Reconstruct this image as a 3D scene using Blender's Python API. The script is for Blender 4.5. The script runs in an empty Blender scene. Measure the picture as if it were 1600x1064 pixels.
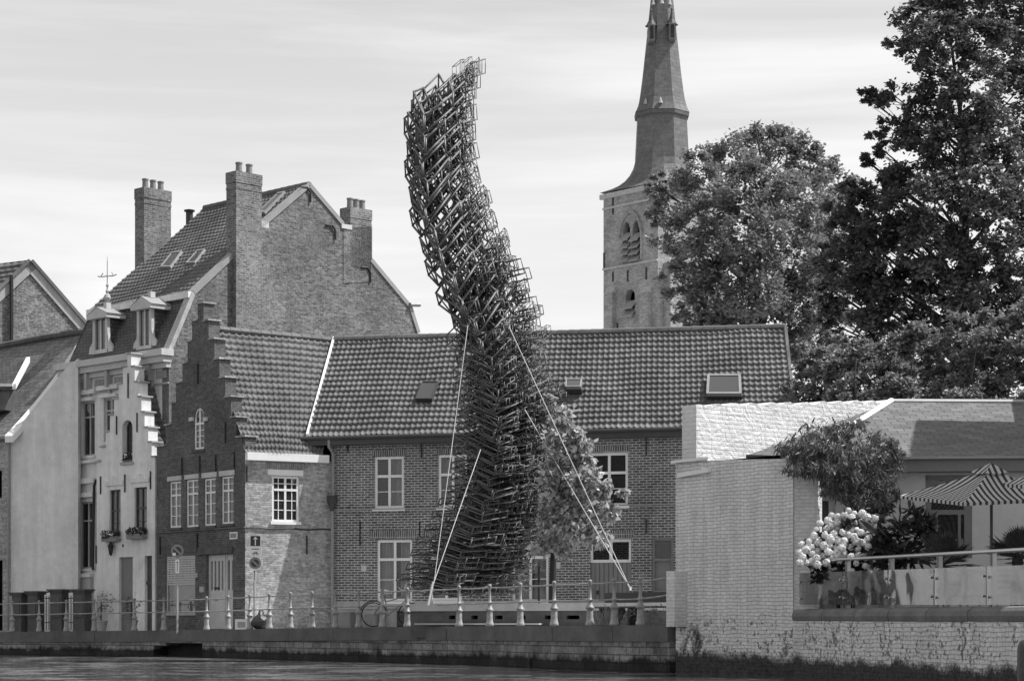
import bpy, bmesh, math, random
import numpy as np
from mathutils import Vector, Matrix, noise as mnoise
from mathutils.geometry import tessellate_polygon
random.seed(7); rng = np.random.default_rng(7)
R = math.radians
SC = bpy.context.scene
COL = SC.collection
# ------------------------------------------------------------------ camera, sky, sun, exposure
F = 75/36*1600.0; ZC = 1.05; HY = 975.0
cam_d = bpy.data.cameras.new('camera'); cam = bpy.data.objects.new('camera', cam_d); COL.objects.link(cam)
cam.location = (0, 0, ZC); cam.rotation_euler = (R(90), 0, 0)
cam_d.lens = 75; cam_d.sensor_width = 36; cam_d.shift_y = (HY-532)/1600.0
cam_d.clip_start = .1; cam_d.clip_end = 8000
SC.camera = cam
SUN_EL, SUN_AZ = 57, 90           # azimuth measured from +Y (view direction) clockwise: 90 = from the right
sun_d = bpy.data.lights.new('sun', 'SUN'); sun = bpy.data.objects.new('sun', sun_d); COL.objects.link(sun)
sun_d.energy = 5.0; sun_d.angle = R(.5); sun_d.color = (1, 1, 1)
sv = Vector((math.sin(R(SUN_AZ))*math.cos(R(SUN_EL)), math.cos(R(SUN_AZ))*math.cos(R(SUN_EL)), math.sin(R(SUN_EL))))
sun.rotation_euler = (-sv).to_track_quat('-Z', 'Y').to_euler()
W = bpy.data.worlds.new('World'); SC.world = W; W.use_nodes = True
wt = W.node_tree; wn = wt.nodes; wl = wt.links
for n_ in list(wn): wn.remove(n_)
wo = wn.new('ShaderNodeOutputWorld'); bg = wn.new('ShaderNodeBackground'); bg.inputs['Strength'].default_value = .10
sky = wn.new('ShaderNodeTexSky'); sky.sky_type = 'NISHITA'; sky.sun_disc = False
sky.sun_elevation = R(SUN_EL); sky.sun_rotation = R(SUN_AZ); sky.dust_density = 2.0
bw = wn.new('ShaderNodeRGBToBW'); wl.new(sky.outputs[0], bw.inputs[0])
tc = wn.new('ShaderNodeTexCoord')
def wmath(op, a, b=None, c=None):
    m = wn.new('ShaderNodeMath'); m.operation = op
    for i, v in enumerate((a, b, c)):
        if v is None: continue
        if isinstance(v, (int, float)): m.inputs[i].default_value = v
        else: wl.new(v, m.inputs[i])
    return m.outputs[0]
def wcloud(sx, sz, scale, detail, dist, lo, hi, rot=0):
    mp = wn.new('ShaderNodeMapping'); mp.inputs['Scale'].default_value = (sx, sx, sz); mp.inputs['Rotation'].default_value = (0, rot, 0)
    wl.new(tc.outputs['Generated'], mp.inputs[0])
    nz = wn.new('ShaderNodeTexNoise'); nz.inputs['Scale'].default_value = scale; nz.inputs['Detail'].default_value = detail
    nz.inputs['Distortion'].default_value = dist; nz.inputs['Roughness'].default_value = .55
    wl.new(mp.outputs[0], nz.inputs['Vector'])
    mr = wn.new('ShaderNodeMapRange'); mr.interpolation_type = 'SMOOTHSTEP'
    mr.inputs['From Min'].default_value = lo; mr.inputs['From Max'].default_value = hi
    wl.new(nz.outputs[0], mr.inputs[0]); return mr.outputs[0]
c1 = wcloud(1.0, 7.0, 2.2, 6, .6, .38, .66, R(3))
c2 = wcloud(1.3, 20.0, 3.4, 5, .3, .42, .68, R(-2))
dz = wn.new('ShaderNodeSeparateXYZ'); wl.new(tc.outputs['Generated'], dz.inputs[0])
lo_ = wmath('SUBTRACT', 1.0, wmath('MULTIPLY', dz.outputs[2], 1.75))          # haze veil thins with height
veil = wmath('MAXIMUM', lo_, .25)
cov = wmath('MINIMUM', wmath('ADD', wmath('MULTIPLY', veil, .78), wmath('ADD', wmath('MULTIPLY', c1, .22), wmath('MULTIPLY', c2, .08))), 1.0)
CLOUD = 9.2
fin = wmath('ADD', wmath('MULTIPLY', bw.outputs[0], wmath('SUBTRACT', 1.0, cov)), wmath('MULTIPLY', cov, CLOUD))
wl.new(fin, bg.inputs[0]); wl.new(bg.outputs[0], wo.inputs[0])
SC.view_settings.view_transform = 'Standard'; SC.view_settings.look = 'None'; SC.view_settings.gamma = 1
SC.view_settings.exposure = 0.33
SC.cycles.max_bounces = 8; SC.cycles.transparent_max_bounces = 12

# ------------------------------------------------------------------ geometry helpers
def P(px, py, d): return Vector(((px-800)/F*d, d, ZC+(HY-py)/F*d))
ROOT = {}
def tag(o, label=None, cat=None, group=None, kind=None):
    if label: o['label'] = label
    if cat: o['category'] = cat
    if group: o['group'] = group
    if kind: o['kind'] = kind
    return o
def thing(name, label, cat, loc, group=None, kind=None):
    o = bpy.data.objects.new(name, None); COL.objects.link(o); o.location = loc; o.empty_display_size = .3
    ROOT[o.name] = Vector(loc); return tag(o, label, cat, group, kind)
def origin(parent):
    while parent is not None and parent.parent is not None: parent = parent.parent
    return ROOT.get(parent.name, Vector((0, 0, 0))) if parent is not None else Vector((0, 0, 0))
class MB:
    def __init__(s): s.v = []; s.f = []; s.uv = {}
    def poly(s, pts, uv=None):
        i = len(s.v); s.v += [tuple(p) for p in pts]; s.f.append(tuple(range(i, i+len(pts))))
        if uv: s.uv[len(s.f)-1] = uv
        return s
    def hexa(s, c):          # c: 8 corners, bottom 4 ccw then top 4
        i = len(s.v); s.v += [tuple(p) for p in c]
        for f in ((3,2,1,0),(4,5,6,7),(0,1,5,4),(1,2,6,5),(2,3,7,6),(3,0,4,7)): s.f.append(tuple(i+k for k in f))
        return s
    def box(s, x0,x1,y0,y1,z0,z1):
        return s.hexa([(x0,y0,z0),(x1,y0,z0),(x1,y1,z0),(x0,y1,z0),(x0,y0,z1),(x1,y0,z1),(x1,y1,z1),(x0,y1,z1)])
    def obox(s, o, a, b, c):  # o corner, three edge vectors
        o, a, b, c = Vector(o), Vector(a), Vector(b), Vector(c)
        if a.cross(b).dot(c) < 0: a, b = b, a
        return s.hexa([o, o+a, o+a+b, o+b, o+c, o+a+c, o+a+b+c, o+b+c])
    def fbox(s, f, u0,u1,z0,z1,o0,o1):
        p = lambda u,z,o: f.at(u,z,o)
        return s.hexa([p(u0,z0,o1),p(u1,z0,o1),p(u1,z0,o0),p(u0,z0,o0),p(u0,z1,o1),p(u1,z1,o1),p(u1,z1,o0),p(u0,z1,o0)])
    def tube(s, pts, r, n=8, cap=True):
        pts = [Vector(p) for p in pts]; rr = r if isinstance(r, (list, tuple)) else [r]*len(pts)
        rings = []; ref = None
        for k, p in enumerate(pts):
            d = (pts[min(k+1, len(pts)-1)]-pts[max(k-1, 0)]).normalized()
            if ref is None: ref = Vector((0,0,1)) if abs(d.z) < .9 else Vector((1,0,0))
            a = d.cross(ref).normalized(); b = d.cross(a).normalized(); ref = b if abs(d.dot(b)) < .9 else ref
            ref = a.cross(d)
            i = len(s.v)
            for j in range(n):
                t = 2*math.pi*j/n; s.v.append(tuple(p+(a*math.cos(t)+b*math.sin(t))*rr[k]))
            rings.append(i)
        for q in range(len(rings)-1):
            for j in range(n):
                a0, b0 = rings[q], rings[q+1]; j2 = (j+1) % n
                s.f.append((a0+j, b0+j, b0+j2, a0+j2))
        if cap:
            s.f.append(tuple(rings[0]+j for j in range(n))); s.f.append(tuple(rings[-1]+j for j in reversed(range(n))))
        return s
    def lathe(s, o, prof, n=14):
        o = Vector(o); rings = []
        for r, z in prof:
            rings.append(len(s.v))
            for j in range(n):
                t = 2*math.pi*j/n; s.v.append((o.x+r*math.cos(t), o.y+r*math.sin(t), o.z+z))
        for q in range(len(rings)-1):
            for j in range(n):
                j2 = (j+1) % n; a, b = rings[q], rings[q+1]
                s.f.append((a+j, a+j2, b+j2, b+j))
        s.f.append(tuple(rings[0]+j for j in reversed(range(n)))); s.f.append(tuple(rings[-1]+j for j in range(n)))
        return s
    def slab(s, pts, t):       # planar polygon (3D) thickened by vector t
        t = Vector(t); pts = [Vector(p) for p in pts]; n = len(pts)
        s.poly(pts); s.poly([p+t for p in reversed(pts)])
        for k in range(n): s.poly([pts[k], pts[k]+t, pts[(k+1) % n]+t, pts[(k+1) % n]])
        return s
    def build(s, name, mat, parent=None, smooth=False, fix=False):
        o0 = origin(parent)
        me = bpy.data.meshes.new(name); me.from_pydata([(x-o0.x, y-o0.y, z-o0.z) for x, y, z in s.v], [], s.f)
        uvl = me.uv_layers.new(name='UVMap').data
        V = s.v
        for pi, pl in enumerate(me.polygons):
            if pi in s.uv:
                for k, li in enumerate(pl.loop_indices): uvl[li].uv = s.uv[pi][k]
                continue
            nn = pl.normal
            if abs(nn.z) > .985: ux, vx = Vector((1,0,0)), Vector((0,1,0))
            else:
                ux = Vector((-nn.y, nn.x, 0)).normalized(); vx = nn.cross(ux)
            for li in pl.loop_indices:
                p = Vector(V[me.loops[li].vertex_index]); uvl[li].uv = (p.dot(ux), p.dot(vx))
        if fix:
            bm = bmesh.new(); bm.from_mesh(me); bmesh.ops.recalc_face_normals(bm, faces=bm.faces); bm.to_mesh(me); bm.free()
        me.materials.append(mat)
        if smooth: me.polygons.foreach_set('use_smooth', [True]*len(me.polygons))
        o = bpy.data.objects.new(name, me); COL.objects.link(o)
        if parent is not None: o.parent = parent
        return o
def npmesh(name, V, Fq, mat, parent=None, uv=None, smooth=False):
    o0 = origin(parent); V = np.asarray(V, dtype=np.float32)-np.array(o0, dtype=np.float32); Fq = np.asarray(Fq, dtype=np.int32)
    k = Fq.shape[1]; me = bpy.data.meshes.new(name)
    me.vertices.add(len(V)); me.vertices.foreach_set('co', V.ravel())
    me.loops.add(Fq.size); me.loops.foreach_set('vertex_index', Fq.ravel())
    me.polygons.add(len(Fq)); me.polygons.foreach_set('loop_start', np.arange(0, Fq.size, k, dtype=np.int32))
    if uv is not None:
        l = me.uv_layers.new(name='UVMap'); l.data.foreach_set('uv', np.asarray(uv, dtype=np.float32).ravel())
    me.update(calc_edges=True); me.validate()
    me.materials.append(mat)
    if smooth: me.polygons.foreach_set('use_smooth', [True]*len(me.polygons))
    o = bpy.data.objects.new(name, me); COL.objects.link(o)
    if parent is not None: o.parent = parent
    return o
def copy_tree(o, parent=None):
    c = o.copy(); COL.objects.link(c); c.parent = parent
    if o.name in ROOT and parent is None: ROOT[c.name] = ROOT[o.name].copy()
    for ch in list(o.children): copy_tree(ch, c)
    return c

class Fac:                      # a vertical plane through two plan points
    def __init__(s, a, b):
        s.p0 = Vector((a[0], a[1])); s.p1 = Vector((b[0], b[1])); s.L = (s.p1-s.p0).length
        s.d = (s.p1-s.p0)/s.L; s.n = Vector((s.d.y, -s.d.x))
        if s.n.dot(-s.p0) < 0: s.n = -s.n
    @staticmethod
    def px(x0, d0, x1, d1): return Fac(((x0-800)/F*d0, d0), ((x1-800)/F*d1, d1))
    def at(s, u, z, o=0): return Vector((s.p0.x+s.d.x*u+s.n.x*o, s.p0.y+s.d.y*u+s.n.y*o, z))
    def uz(s, px, py, o=0):
        k = (px-800)/F; q = s.p0+s.n*o     # (q.x+dx*u) = k*(q.y+dy*u)
        u = (k*q.y-q.x)/(s.d.x-k*s.d.y); y = q.y+s.d.y*u
        return u, ZC+(HY-py)/F*y
    def pt(s, px, py, o=0): u, z = s.uz(px, py, o); return s.at(u, z, o)
    def rect(s, x0, x1, y0, y1, o=0):
        ua, _ = s.uz(x0, y0, o); ub, _ = s.uz(x1, y0, o); xm = (x0+x1)/2
        return min(ua, ub), max(ua, ub), s.uz(xm, y1, o)[1], s.uz(xm, y0, o)[1]
    def off(s, o): f = Fac(s.p0+s.n*o, s.p1+s.n*o); f.n = s.n.copy(); return f

def wall(name, f, outline, holes, mat, parent, th=.35, reveal_mat=None):
    """outline, holes: lists of (u,z) loops; makes a solid wall with openings"""
    m = MB()
    def P3(l, o): return [f.at(u, z, o) for u, z in l]
    loops = [outline]+holes
    flat = [p for l in loops for p in l]
    tris = tessellate_polygon([[Vector((u, z, 0)) for u, z in l] for l in loops])
    base = len(m.v)
    m.v += [tuple(f.at(u, z, 0)) for u, z in flat]+[tuple(f.at(u, z, -th)) for u, z in flat]
    N = len(flat); n3 = Vector((f.n.x, f.n.y, 0))
    for t in tris:
        a, b, c = [Vector(m.v[i]) for i in t]
        if (b-a).cross(c-a).dot(n3) < 0: t = (t[0], t[2], t[1])
        m.f.append(tuple(t)); m.f.append((t[0]+N, t[2]+N, t[1]+N))
    st = 0
    for li, l in enumerate(loops):
        k = len(l)
        area = sum(l[i][0]*l[(i+1) % k][1]-l[(i+1) % k][0]*l[i][1] for i in range(k))
        right = f.at(1, 0).xy-f.at(0, 0).xy
        flip = (area > 0) == (li == 0)
        # orientation of u relative to normal
        if Vector((right.x, right.y, 0)).cross(Vector((0, 0, 1))).dot(n3) < 0: flip = not flip
        for i in range(k):
            a, b = st+i, st+(i+1) % k
            m.f.append((a, a+N, b+N, b) if flip else (a, b, b+N, a+N))
        st += k
    return m.build(name, mat, parent)
def rl(r): u0, u1, z0, z1 = r; return [(u0, z0), (u1, z0), (u1, z1), (u0, z1)]
def arch(r, pointed=False, n=8):
    u0, u1, z0, z1 = r; w = (u1-u0)/2; c = (u0+u1)/2; pts = [(u0, z0), (u1, z0)]
    if pointed:
        zs = z1-w*1.6
        for k in range(n+1):
            t = k/n; pts.append((u1-w*t**1.6, zs+(z1-zs)*math.sin(t*math.pi/2)))
        for k in range(n-1, -1, -1):
            t = k/n; pts.append((u0+w*t**1.6, zs+(z1-zs)*math.sin(t*math.pi/2)))
    else:
        zs = z1-w
        for k in range(n+1):
            t = math.pi*k/n; pts.append((c+w*math.cos(t), zs+w*math.sin(t)))
    return pts

# ------------------------------------------------------------------ materials (the photograph is black and white: greys)
def newmat(name):
    m = bpy.data.materials.new(name); m.use_nodes = True; nt = m.node_tree
    for n in list(nt.nodes): nt.nodes.remove(n)
    out = nt.nodes.new('ShaderNodeOutputMaterial'); return m, nt, out
class NT:
    def __init__(s, nt): s.nt = nt
    def n(s, t, **kw):
        x = s.nt.nodes.new('ShaderNode'+t)
        for k, v in kw.items():
            if k.startswith('i_'):
                key = k[2:].replace('_', ' ')
                sock = x.inputs[int(key)] if key.isdigit() else x.inputs[key]
                if hasattr(v, 'is_linked') or isinstance(v, bpy.types.NodeSocket): s.nt.links.new(v, sock)
                else: sock.default_value = v
            else: setattr(x, k, v)
        return x
    def math(s, op, a, b=0.0, clamp=False): return s.n('Math', operation=op, i_0=a, i_1=b, use_clamp=clamp).outputs[0]
    def mr(s, v, a, b, c, d): return s.n('MapRange', i_Value=v, i_From_Min=a, i_From_Max=b, i_To_Min=c, i_To_Max=d).outputs[0]
    def noise(s, vec, scale, detail=4, rough=.55, dist=0):
        return s.n('TexNoise', i_Vector=vec, i_Scale=scale, i_Detail=detail, i_Roughness=rough, i_Distortion=dist).outputs[0]
def g(v): return (v, v, v, 1)
def finish(m, nt, out, val, rough=.85, bump=None, bdist=.01, bstr=1.0, spec=.3, metal=0, extra=None):
    T = NT(nt); comb = T.n('CombineColor', i_0=val, i_1=val, i_2=val) if not isinstance(val, float) else None
    b = T.n('BsdfPrincipled', i_Roughness=rough, i_Metallic=float(metal))
    b.inputs['Specular IOR Level'].default_value = spec
    if comb: nt.links.new(comb.outputs[0], b.inputs['Base Color'])
    else: b.inputs['Base Color'].default_value = g(val)
    if bump is not None:
        bp = T.n('Bump', i_Height=bump, i_Distance=bdist, i_Strength=bstr); nt.links.new(bp.outputs[0], b.inputs['Normal'])
    nt.links.new(b.outputs[0], out.inputs[0]); return m
def brick(name, c1, c2, mortar, bw_=.23, rh=.075, ms=.012, var=.35, bd=.008, big=.55, off=.5, stain=0):
    m, nt, out = newmat(name); T = NT(nt)
    tc_ = T.n('TexCoord'); uv = tc_.outputs['UV']; ob = tc_.outputs['Object']
    wob = T.n('VectorMath', operation='ADD', i_0=uv, i_1=T.n('VectorMath', operation='SCALE', i_0=T.n('TexNoise', i_Vector=uv, i_Scale=1.3, i_Detail=2.0).outputs['Color'], i_Scale=.03).outputs[0]).outputs[0]
    bt = T.n('TexBrick', i_Vector=wob, i_Color1=g(c1), i_Color2=g(c2), i_Mortar=g(mortar), i_Scale=1.0, i_Mortar_Size=ms, i_Mortar_Smooth=.15, i_Bias=0.0, i_Brick_Width=bw_, i_Row_Height=rh)
    bt.offset = off
    v = T.n('RGBToBW', i_0=bt.outputs[0]).outputs[0]
    n1 = T.noise(ob, .55, 5, .6); n2 = T.noise(ob, 9, 3, .7)
    k = T.math('MULTIPLY', T.mr(n1, .3, .7, 1-big*.5, 1+big*.5), T.mr(n2, .25, .75, 1-var, 1+var))
    v = T.math('MULTIPLY', v, k)
    if stain:
        n3 = T.noise(ob, 1.8, 6, .7, .5); v = T.math('MULTIPLY', v, T.mr(n3, .55, .7, 1.0, 1-stain))
    h = T.math('ADD', T.math('MULTIPLY', T.math('SUBTRACT', 1.0, bt.outputs['Fac']), 1.0), T.math('MULTIPLY', n2, .8))
    return finish(m, nt, out, v, .9, h, bd, 1, .2)
def plain(name, c, rough=.8, var=.15, sc=3.0, bd=.003, spec=.3, metal=0, bsc=None):
    m, nt, out = newmat(name); T = NT(nt); ob = T.n('TexCoord').outputs['Object']
    n1 = T.noise(ob, sc, 5, .6); n2 = T.noise(ob, bsc or sc*8, 4, .65)
    v = T.math('MULTIPLY', T.mr(n1, .3, .7, c*(1-var), c*(1+var)), T.mr(n2, .25, .75, 1-var*.5, 1+var*.5))
    if name.startswith('plaster'):     # rain streaks and patches in the paint itself
        dr = T.noise(T.n('Mapping', i_Vector=ob, i_Scale=(2.2, 2.2, .22)).outputs[0], 1.6, 5, .65)
        pt = T.mr(T.noise(ob, .9, 6, .7, .4), .58, .64, 1.0, .90)
        v = T.math('MULTIPLY', T.math('MULTIPLY', v, T.mr(dr, .35, .7, 1.05, .84)), pt)
    return finish(m, nt, out, v, rough, n2, bd, 1, spec, metal)
def pantile_mat(name, c, var=.35):
    m, nt, out = newmat(name); T = NT(nt); tcn = T.n('TexCoord'); uv, ob = tcn.outputs['UV'], tcn.outputs['Object']
    fl = T.n('VectorMath', operation='FLOOR', i_0=uv).outputs[0]
    wn_ = T.n('TexWhiteNoise', i_Vector=fl, noise_dimensions='2D').outputs['Value']
    n1 = T.noise(ob, .6, 5, .6); n2 = T.noise(ob, 14, 3, .7)
    sp = T.mr(T.noise(ob, 5, 5, .75), .60, .68, 0, 1)
    v = T.math('MULTIPLY', T.mr(wn_, 0, 1, c*(1-var), c*(1+var)), T.math('MULTIPLY', T.mr(n1, .3, .7, .70, 1.3), T.mr(n2, .25, .75, .8, 1.2)))
    v = T.math('ADD', v, T.math('MULTIPLY', sp, c*.35))
    return finish(m, nt, out, v, .75, n2, .006, 1, .3)
def slate_mat(name, c, bw_=.3, rh=.2, k1=.8, k2=1.25, km=.35, rg=.6):
    m, nt, out = newmat(name); T = NT(nt); tcn = T.n('TexCoord'); uv, ob = tcn.outputs['UV'], tcn.outputs['Object']
    bt = T.n('TexBrick', i_Vector=uv, i_Color1=g(c*k1), i_Color2=g(c*k2), i_Mortar=g(c*km), i_Scale=1.0, i_Mortar_Size=.012, i_Mortar_Smooth=.1, i_Bias=0.0, i_Brick_Width=bw_, i_Row_Height=rh)
    v = T.math('MULTIPLY', T.n('RGBToBW', i_0=bt.outputs[0]).outputs[0], T.mr(T.noise(ob, 2.2, 5, .6), .3, .7, .75, 1.25))
    return finish(m, nt, out, v, .6, T.math('SUBTRACT', 1.0, bt.outputs['Fac']), .012, 1, .4)
def leafmat(name, lo, hi, trans=.35, rough=.45):
    m, nt, out = newmat(name); T = NT(nt)
    r = T.n('NewGeometry').outputs['Random Per Island']
    v = T.mr(r, 0, 1, lo, hi); cc = T.n('CombineColor', i_0=v, i_1=v, i_2=v).outputs[0]
    b = T.n('BsdfPrincipled', i_Base_Color=cc, i_Roughness=rough); b.inputs['Specular IOR Level'].default_value = .35
    t = T.n('BsdfTranslucent', i_Color=cc); mx = T.n('MixShader', i_0=trans, i_1=b.outputs[0], i_2=t.outputs[0])
    nt.links.new(mx.outputs[0], out.inputs[0]); return m
def glassmat(name, tint=.8, bump=0.0, sc=2.0, refl=1.0):
    m, nt, out = newmat(name); T = NT(nt)
    tr = T.n('BsdfTransparent', i_Color=g(tint)); gl = T.n('BsdfGlossy', i_Color=g(.95), i_Roughness=.01)
    fr = T.n('Fresnel', i_IOR=1.55)
    ob = T.n('TexCoord').outputs['Object']
    if bump:
        bp = T.n('Bump', i_Height=T.noise(ob, sc, 2), i_Distance=bump, i_Strength=1.0)
        nt.links.new(bp.outputs[0], gl.inputs['Normal'])
    fac = T.math('MULTIPLY', fr.outputs[0], refl, True)
    pane_lift = T.n('MixShader', i_0=.06, i_1=tr.outputs[0], i_2=T.n('BsdfDiffuse', i_Color=g(.5)).outputs[0])  # pale diffuse film added to brighten panes that would otherwise look black
    mx = T.n('MixShader', i_0=fac, i_1=pane_lift.outputs[0], i_2=gl.outputs[0])
    nt.links.new(mx.outputs[0], out.inputs[0]); return m

M_ = {}
M_['brick_main'] = brick('brick_main', .075, .15, .46, .23, .082, .013, .3, .006, .5)
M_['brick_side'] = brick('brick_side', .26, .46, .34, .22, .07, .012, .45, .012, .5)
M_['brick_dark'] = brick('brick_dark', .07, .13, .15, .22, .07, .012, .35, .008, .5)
M_['brick_gable'] = brick('brick_gable', .07, .21, .19, .22, .075, .014, .5, .012, .6)
M_['brick_chimney'] = brick('brick_chimney', .09, .22, .24, .22, .08, .015, .45, .012, .5)
M_['brick_tower'] = brick('brick_tower', .20, .36, .34, .35, .12, .02, .45, .02, .5, stain=.3)
M_['brick_white'] = brick('painted_brick_white', .64, .72, .60, .22, .075, .010, .16, .012, .30)
M_['plaster_white'] = plain('plaster_white', .72, .9, .15, .45, .008)
M_['plaster_pale'] = plain('plaster_pale', .70, .9, .10, .8, .004)
M_['plaster_grey'] = plain('plaster_grey', .40, .9, .08, .9, .003)
M_['plaster_rest'] = plain('restaurant_plaster', .66, .9, .08, .9, .003)
M_['white'] = plain('white_paint', .78, .5, .06, 2, .001)
M_['offwhite'] = plain('aged_white_paint', .5, .6, .12, 2, .001)
M_['darkpaint'] = plain('dark_paint', .07, .5, .15, 2, .001)
M_['midpaint'] = plain('mid_grey_paint', .22, .5, .1, 2, .001)
M_['iron'] = plain('black_iron', .03, .6, .2, 4, .002)
M_['steel'] = plain('weathered_steel_lit', .11, .5, .25, 5, .002, .5)  # lit look put in the colour: front bars paler than the thin steel
M_['steel_thin'] = plain('thin_steel', .085, .5, .25, 5, .002, .5)
M_['metal_grey'] = plain('grey_metal', .34, .45, .1, 3, .001, .5)
M_['stainless'] = plain('stainless', .55, .3, .05, 3, .0005, .5, 1)
M_['stone'] = plain('grey_stone', .38, .9, .2, 3, .006)
M_['stone_dark'] = plain('dark_stone', .10, .9, .25, 3, .006)
M_['zinc'] = plain('zinc', .26, .5, .12, 3, .001, .5)
M_['lead'] = plain('dark_gutter', .06, .6, .15, 3, .001)
M_['pave'] = plain('paving', .36, .9, .15, 2, .004)
M_['pantile'] = pantile_mat('pantiles', .132, .16)
M_['pantile_b'] = pantile_mat('pantiles_old', .128, .16)
M_['slate'] = slate_mat('slate', .15, .30, .18)
M_['slate_dark'] = slate_mat('slate_dark', .085, .2, .14)
M_['slate_spire'] = slate_mat('spire_slate', .115, .8, .42, .88, 1.12, .7)
M_['slate_light'] = slate_mat('roof_slates', .125, .36, .24)
M_['bark'] = plain('bark', .035, .9, .3, 6, .01)
M_['leaf_mid'] = leafmat('leaf_mid', .12, .30)
M_['leaf_dark'] = leafmat('leaf_dark', .05, .17)
M_['leaf_bush'] = leafmat('leaf_bush', .12, .30)
M_['leaf_young'] = leafmat('leaf_young', .18, .62, .35)
M_['leaf_climb'] = leafmat('leaf_climb', .09, .22, .3)
M_['leaf_deep'] = leafmat('leaf_deep', .025, .07, .2, .3)
M_['leaf_palm'] = leafmat('leaf_palm', .05, .12, .2)
M_['petal'] = leafmat('petal', .72, .9, .2, .7)
M_['glass'] = glassmat('window_glass', .75, .004, 1.2)
M_['glass_rail'] = glassmat('balustrade_glass', .66, .018, .8, .75)
M_['curtain'] = plain('curtain', .5, .9, .08, 3, .001)
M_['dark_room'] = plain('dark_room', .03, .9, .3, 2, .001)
M_['concrete'] = plain('concrete', .42, .85, .15, 2, .004)
M_['bag'] = plain('bin_bag', .03, .25, .3, 8, .01, .6)
M_['terracotta'] = plain('terracotta', .22, .8, .12, 4, .002)
def quay_mat():
    m, nt, out = newmat('quay_stone'); T = NT(nt); tcn = T.n('TexCoord'); ob, uv = tcn.outputs['Object'], tcn.outputs['UV']
    bt = T.n('TexBrick', i_Vector=uv, i_Color1=g(.13), i_Color2=g(.24), i_Mortar=g(.08), i_Scale=1.0, i_Mortar_Size=.012, i_Mortar_Smooth=.2, i_Bias=0.0, i_Brick_Width=.5, i_Row_Height=.18)
    z = T.n('SeparateXYZ', i_0=T.n('NewGeometry').outputs['Position']).outputs[2]
    n1 = T.noise(ob, 1.6, 6, .65); n2 = T.noise(ob, 12, 4, .7)
    v = T.math('MULTIPLY', T.n('RGBToBW', i_0=bt.outputs[0]).outputs[0], T.mr(n1, .3, .7, .55, 1.5))
    v = T.math('MULTIPLY', v, T.mr(n2, .25, .75, .6, 1.4))
    wet = T.mr(T.math('ADD', z, T.mr(n1, .3, .7, -.12, .12)), .22, .34, .12, 1.0)   # algae below the tide line
    v = T.math('MULTIPLY', v, wet)
    return finish(m, nt, out, v, .85, T.math('ADD', T.math('SUBTRACT', 1.0, bt.outputs['Fac']), n2), .02, 1, .3)
M_['quay'] = quay_mat()
def canal_white_mat():
    """painted brick canal wall: dark moss patches and a black algae band near the water"""
    m, nt, out = newmat('stained_canal_brick'); T = NT(nt); tcn = T.n('TexCoord'); ob, uv = tcn.outputs['Object'], tcn.outputs['UV']
    wob = T.n('VectorMath', operation='ADD', i_0=uv, i_1=T.n('VectorMath', operation='SCALE', i_0=T.n('TexNoise', i_Vector=uv, i_Scale=2.2, i_Detail=3.0).outputs['Color'], i_Scale=.10).outputs[0]).outputs[0]
    bt = T.n('TexBrick', i_Vector=wob, i_Color1=g(.74), i_Color2=g(.82), i_Mortar=g(.55), i_Scale=1.0, i_Mortar_Size=.009, i_Mortar_Smooth=.6, i_Bias=0.0, i_Brick_Width=.22, i_Row_Height=.075)
    sx = T.n('SeparateXYZ', i_0=T.n('NewGeometry').outputs['Position']); x, z = sx.outputs[0], sx.outputs[2]
    n1 = T.noise(ob, 1.7, 7, .72, .6); n2 = T.noise(ob, 10, 5, .75); n3 = T.noise(ob, 4.0, 6, .7, .8)
    v = T.math('MULTIPLY', T.n('RGBToBW', i_0=bt.outputs[0]).outputs[0], T.mr(n2, .25, .75, .82, 1.1))
    # growth: soft large patches broken up finely, heavy on the left below z 1.2, sparse to the right
    big_ = T.noise(ob, 1.15, 3, .55, .3); fine = T.noise(ob, 16, 6, .8)
    lft = T.mr(x, 4.2, 6.6, 1.0, 0.0)
    zm = T.mr(T.math('ADD', z, T.math('MULTIPLY', n3, .30)), .95, 1.36, 1.0, 0.0)
    pat = T.math('ADD', T.math('ADD', big_, T.math('MULTIPLY', fine, .42)), T.math('MULTIPLY', T.math('SUBTRACT', lft, .6), .24))
    ms = T.math('MULTIPLY', T.mr(pat, .81, .90, 0, 1), T.mr(zm, 0, .5, 0, 1), True)
    small = T.math('MULTIPLY', T.mr(T.math('ADD', n2, T.math('MULTIPLY', big_, .3)), .71, .78, 0, 1), T.mr(z, 1.1, 1.35, .8, .08))
    lowz = T.mr(x, 5.0, 9.0, .40, .26)
    wet = T.mr(T.math('SUBTRACT', T.math('ADD', z, T.math('ADD', T.mr(big_, .3, .7, -.12, .12), T.mr(fine, .3, .7, -.10, .10))), lowz), -.05, .06, 1.0, 0.0)
    dark = T.math('MAXIMUM', T.math('MAXIMUM', ms, small), wet, True)
    drip = T.noise(T.n('Mapping', i_Vector=ob, i_Scale=(3.0, 3.0, .35)).outputs[0], 1.5, 4, .6)
    v = T.math('MULTIPLY', v, T.math('MULTIPLY', T.mr(drip, .35, .7, 1.05, .80), T.mr(big_, .3, .7, .90, 1.06)))
    v = T.math('ADD', T.math('MULTIPLY', v, T.math('SUBTRACT', 1.0, dark)), T.math('MULTIPLY', dark, T.mr(n2, .3, .7, .02, .09)))
    h = T.math('ADD', T.math('ADD', T.math('SUBTRACT', 1.0, bt.outputs['Fac']), n2), T.math('MULTIPLY', dark, 2.0))
    return finish(m, nt, out, v, .9, h, .010, 1, .2)
M_['canal_white'] = canal_white_mat()
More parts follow.
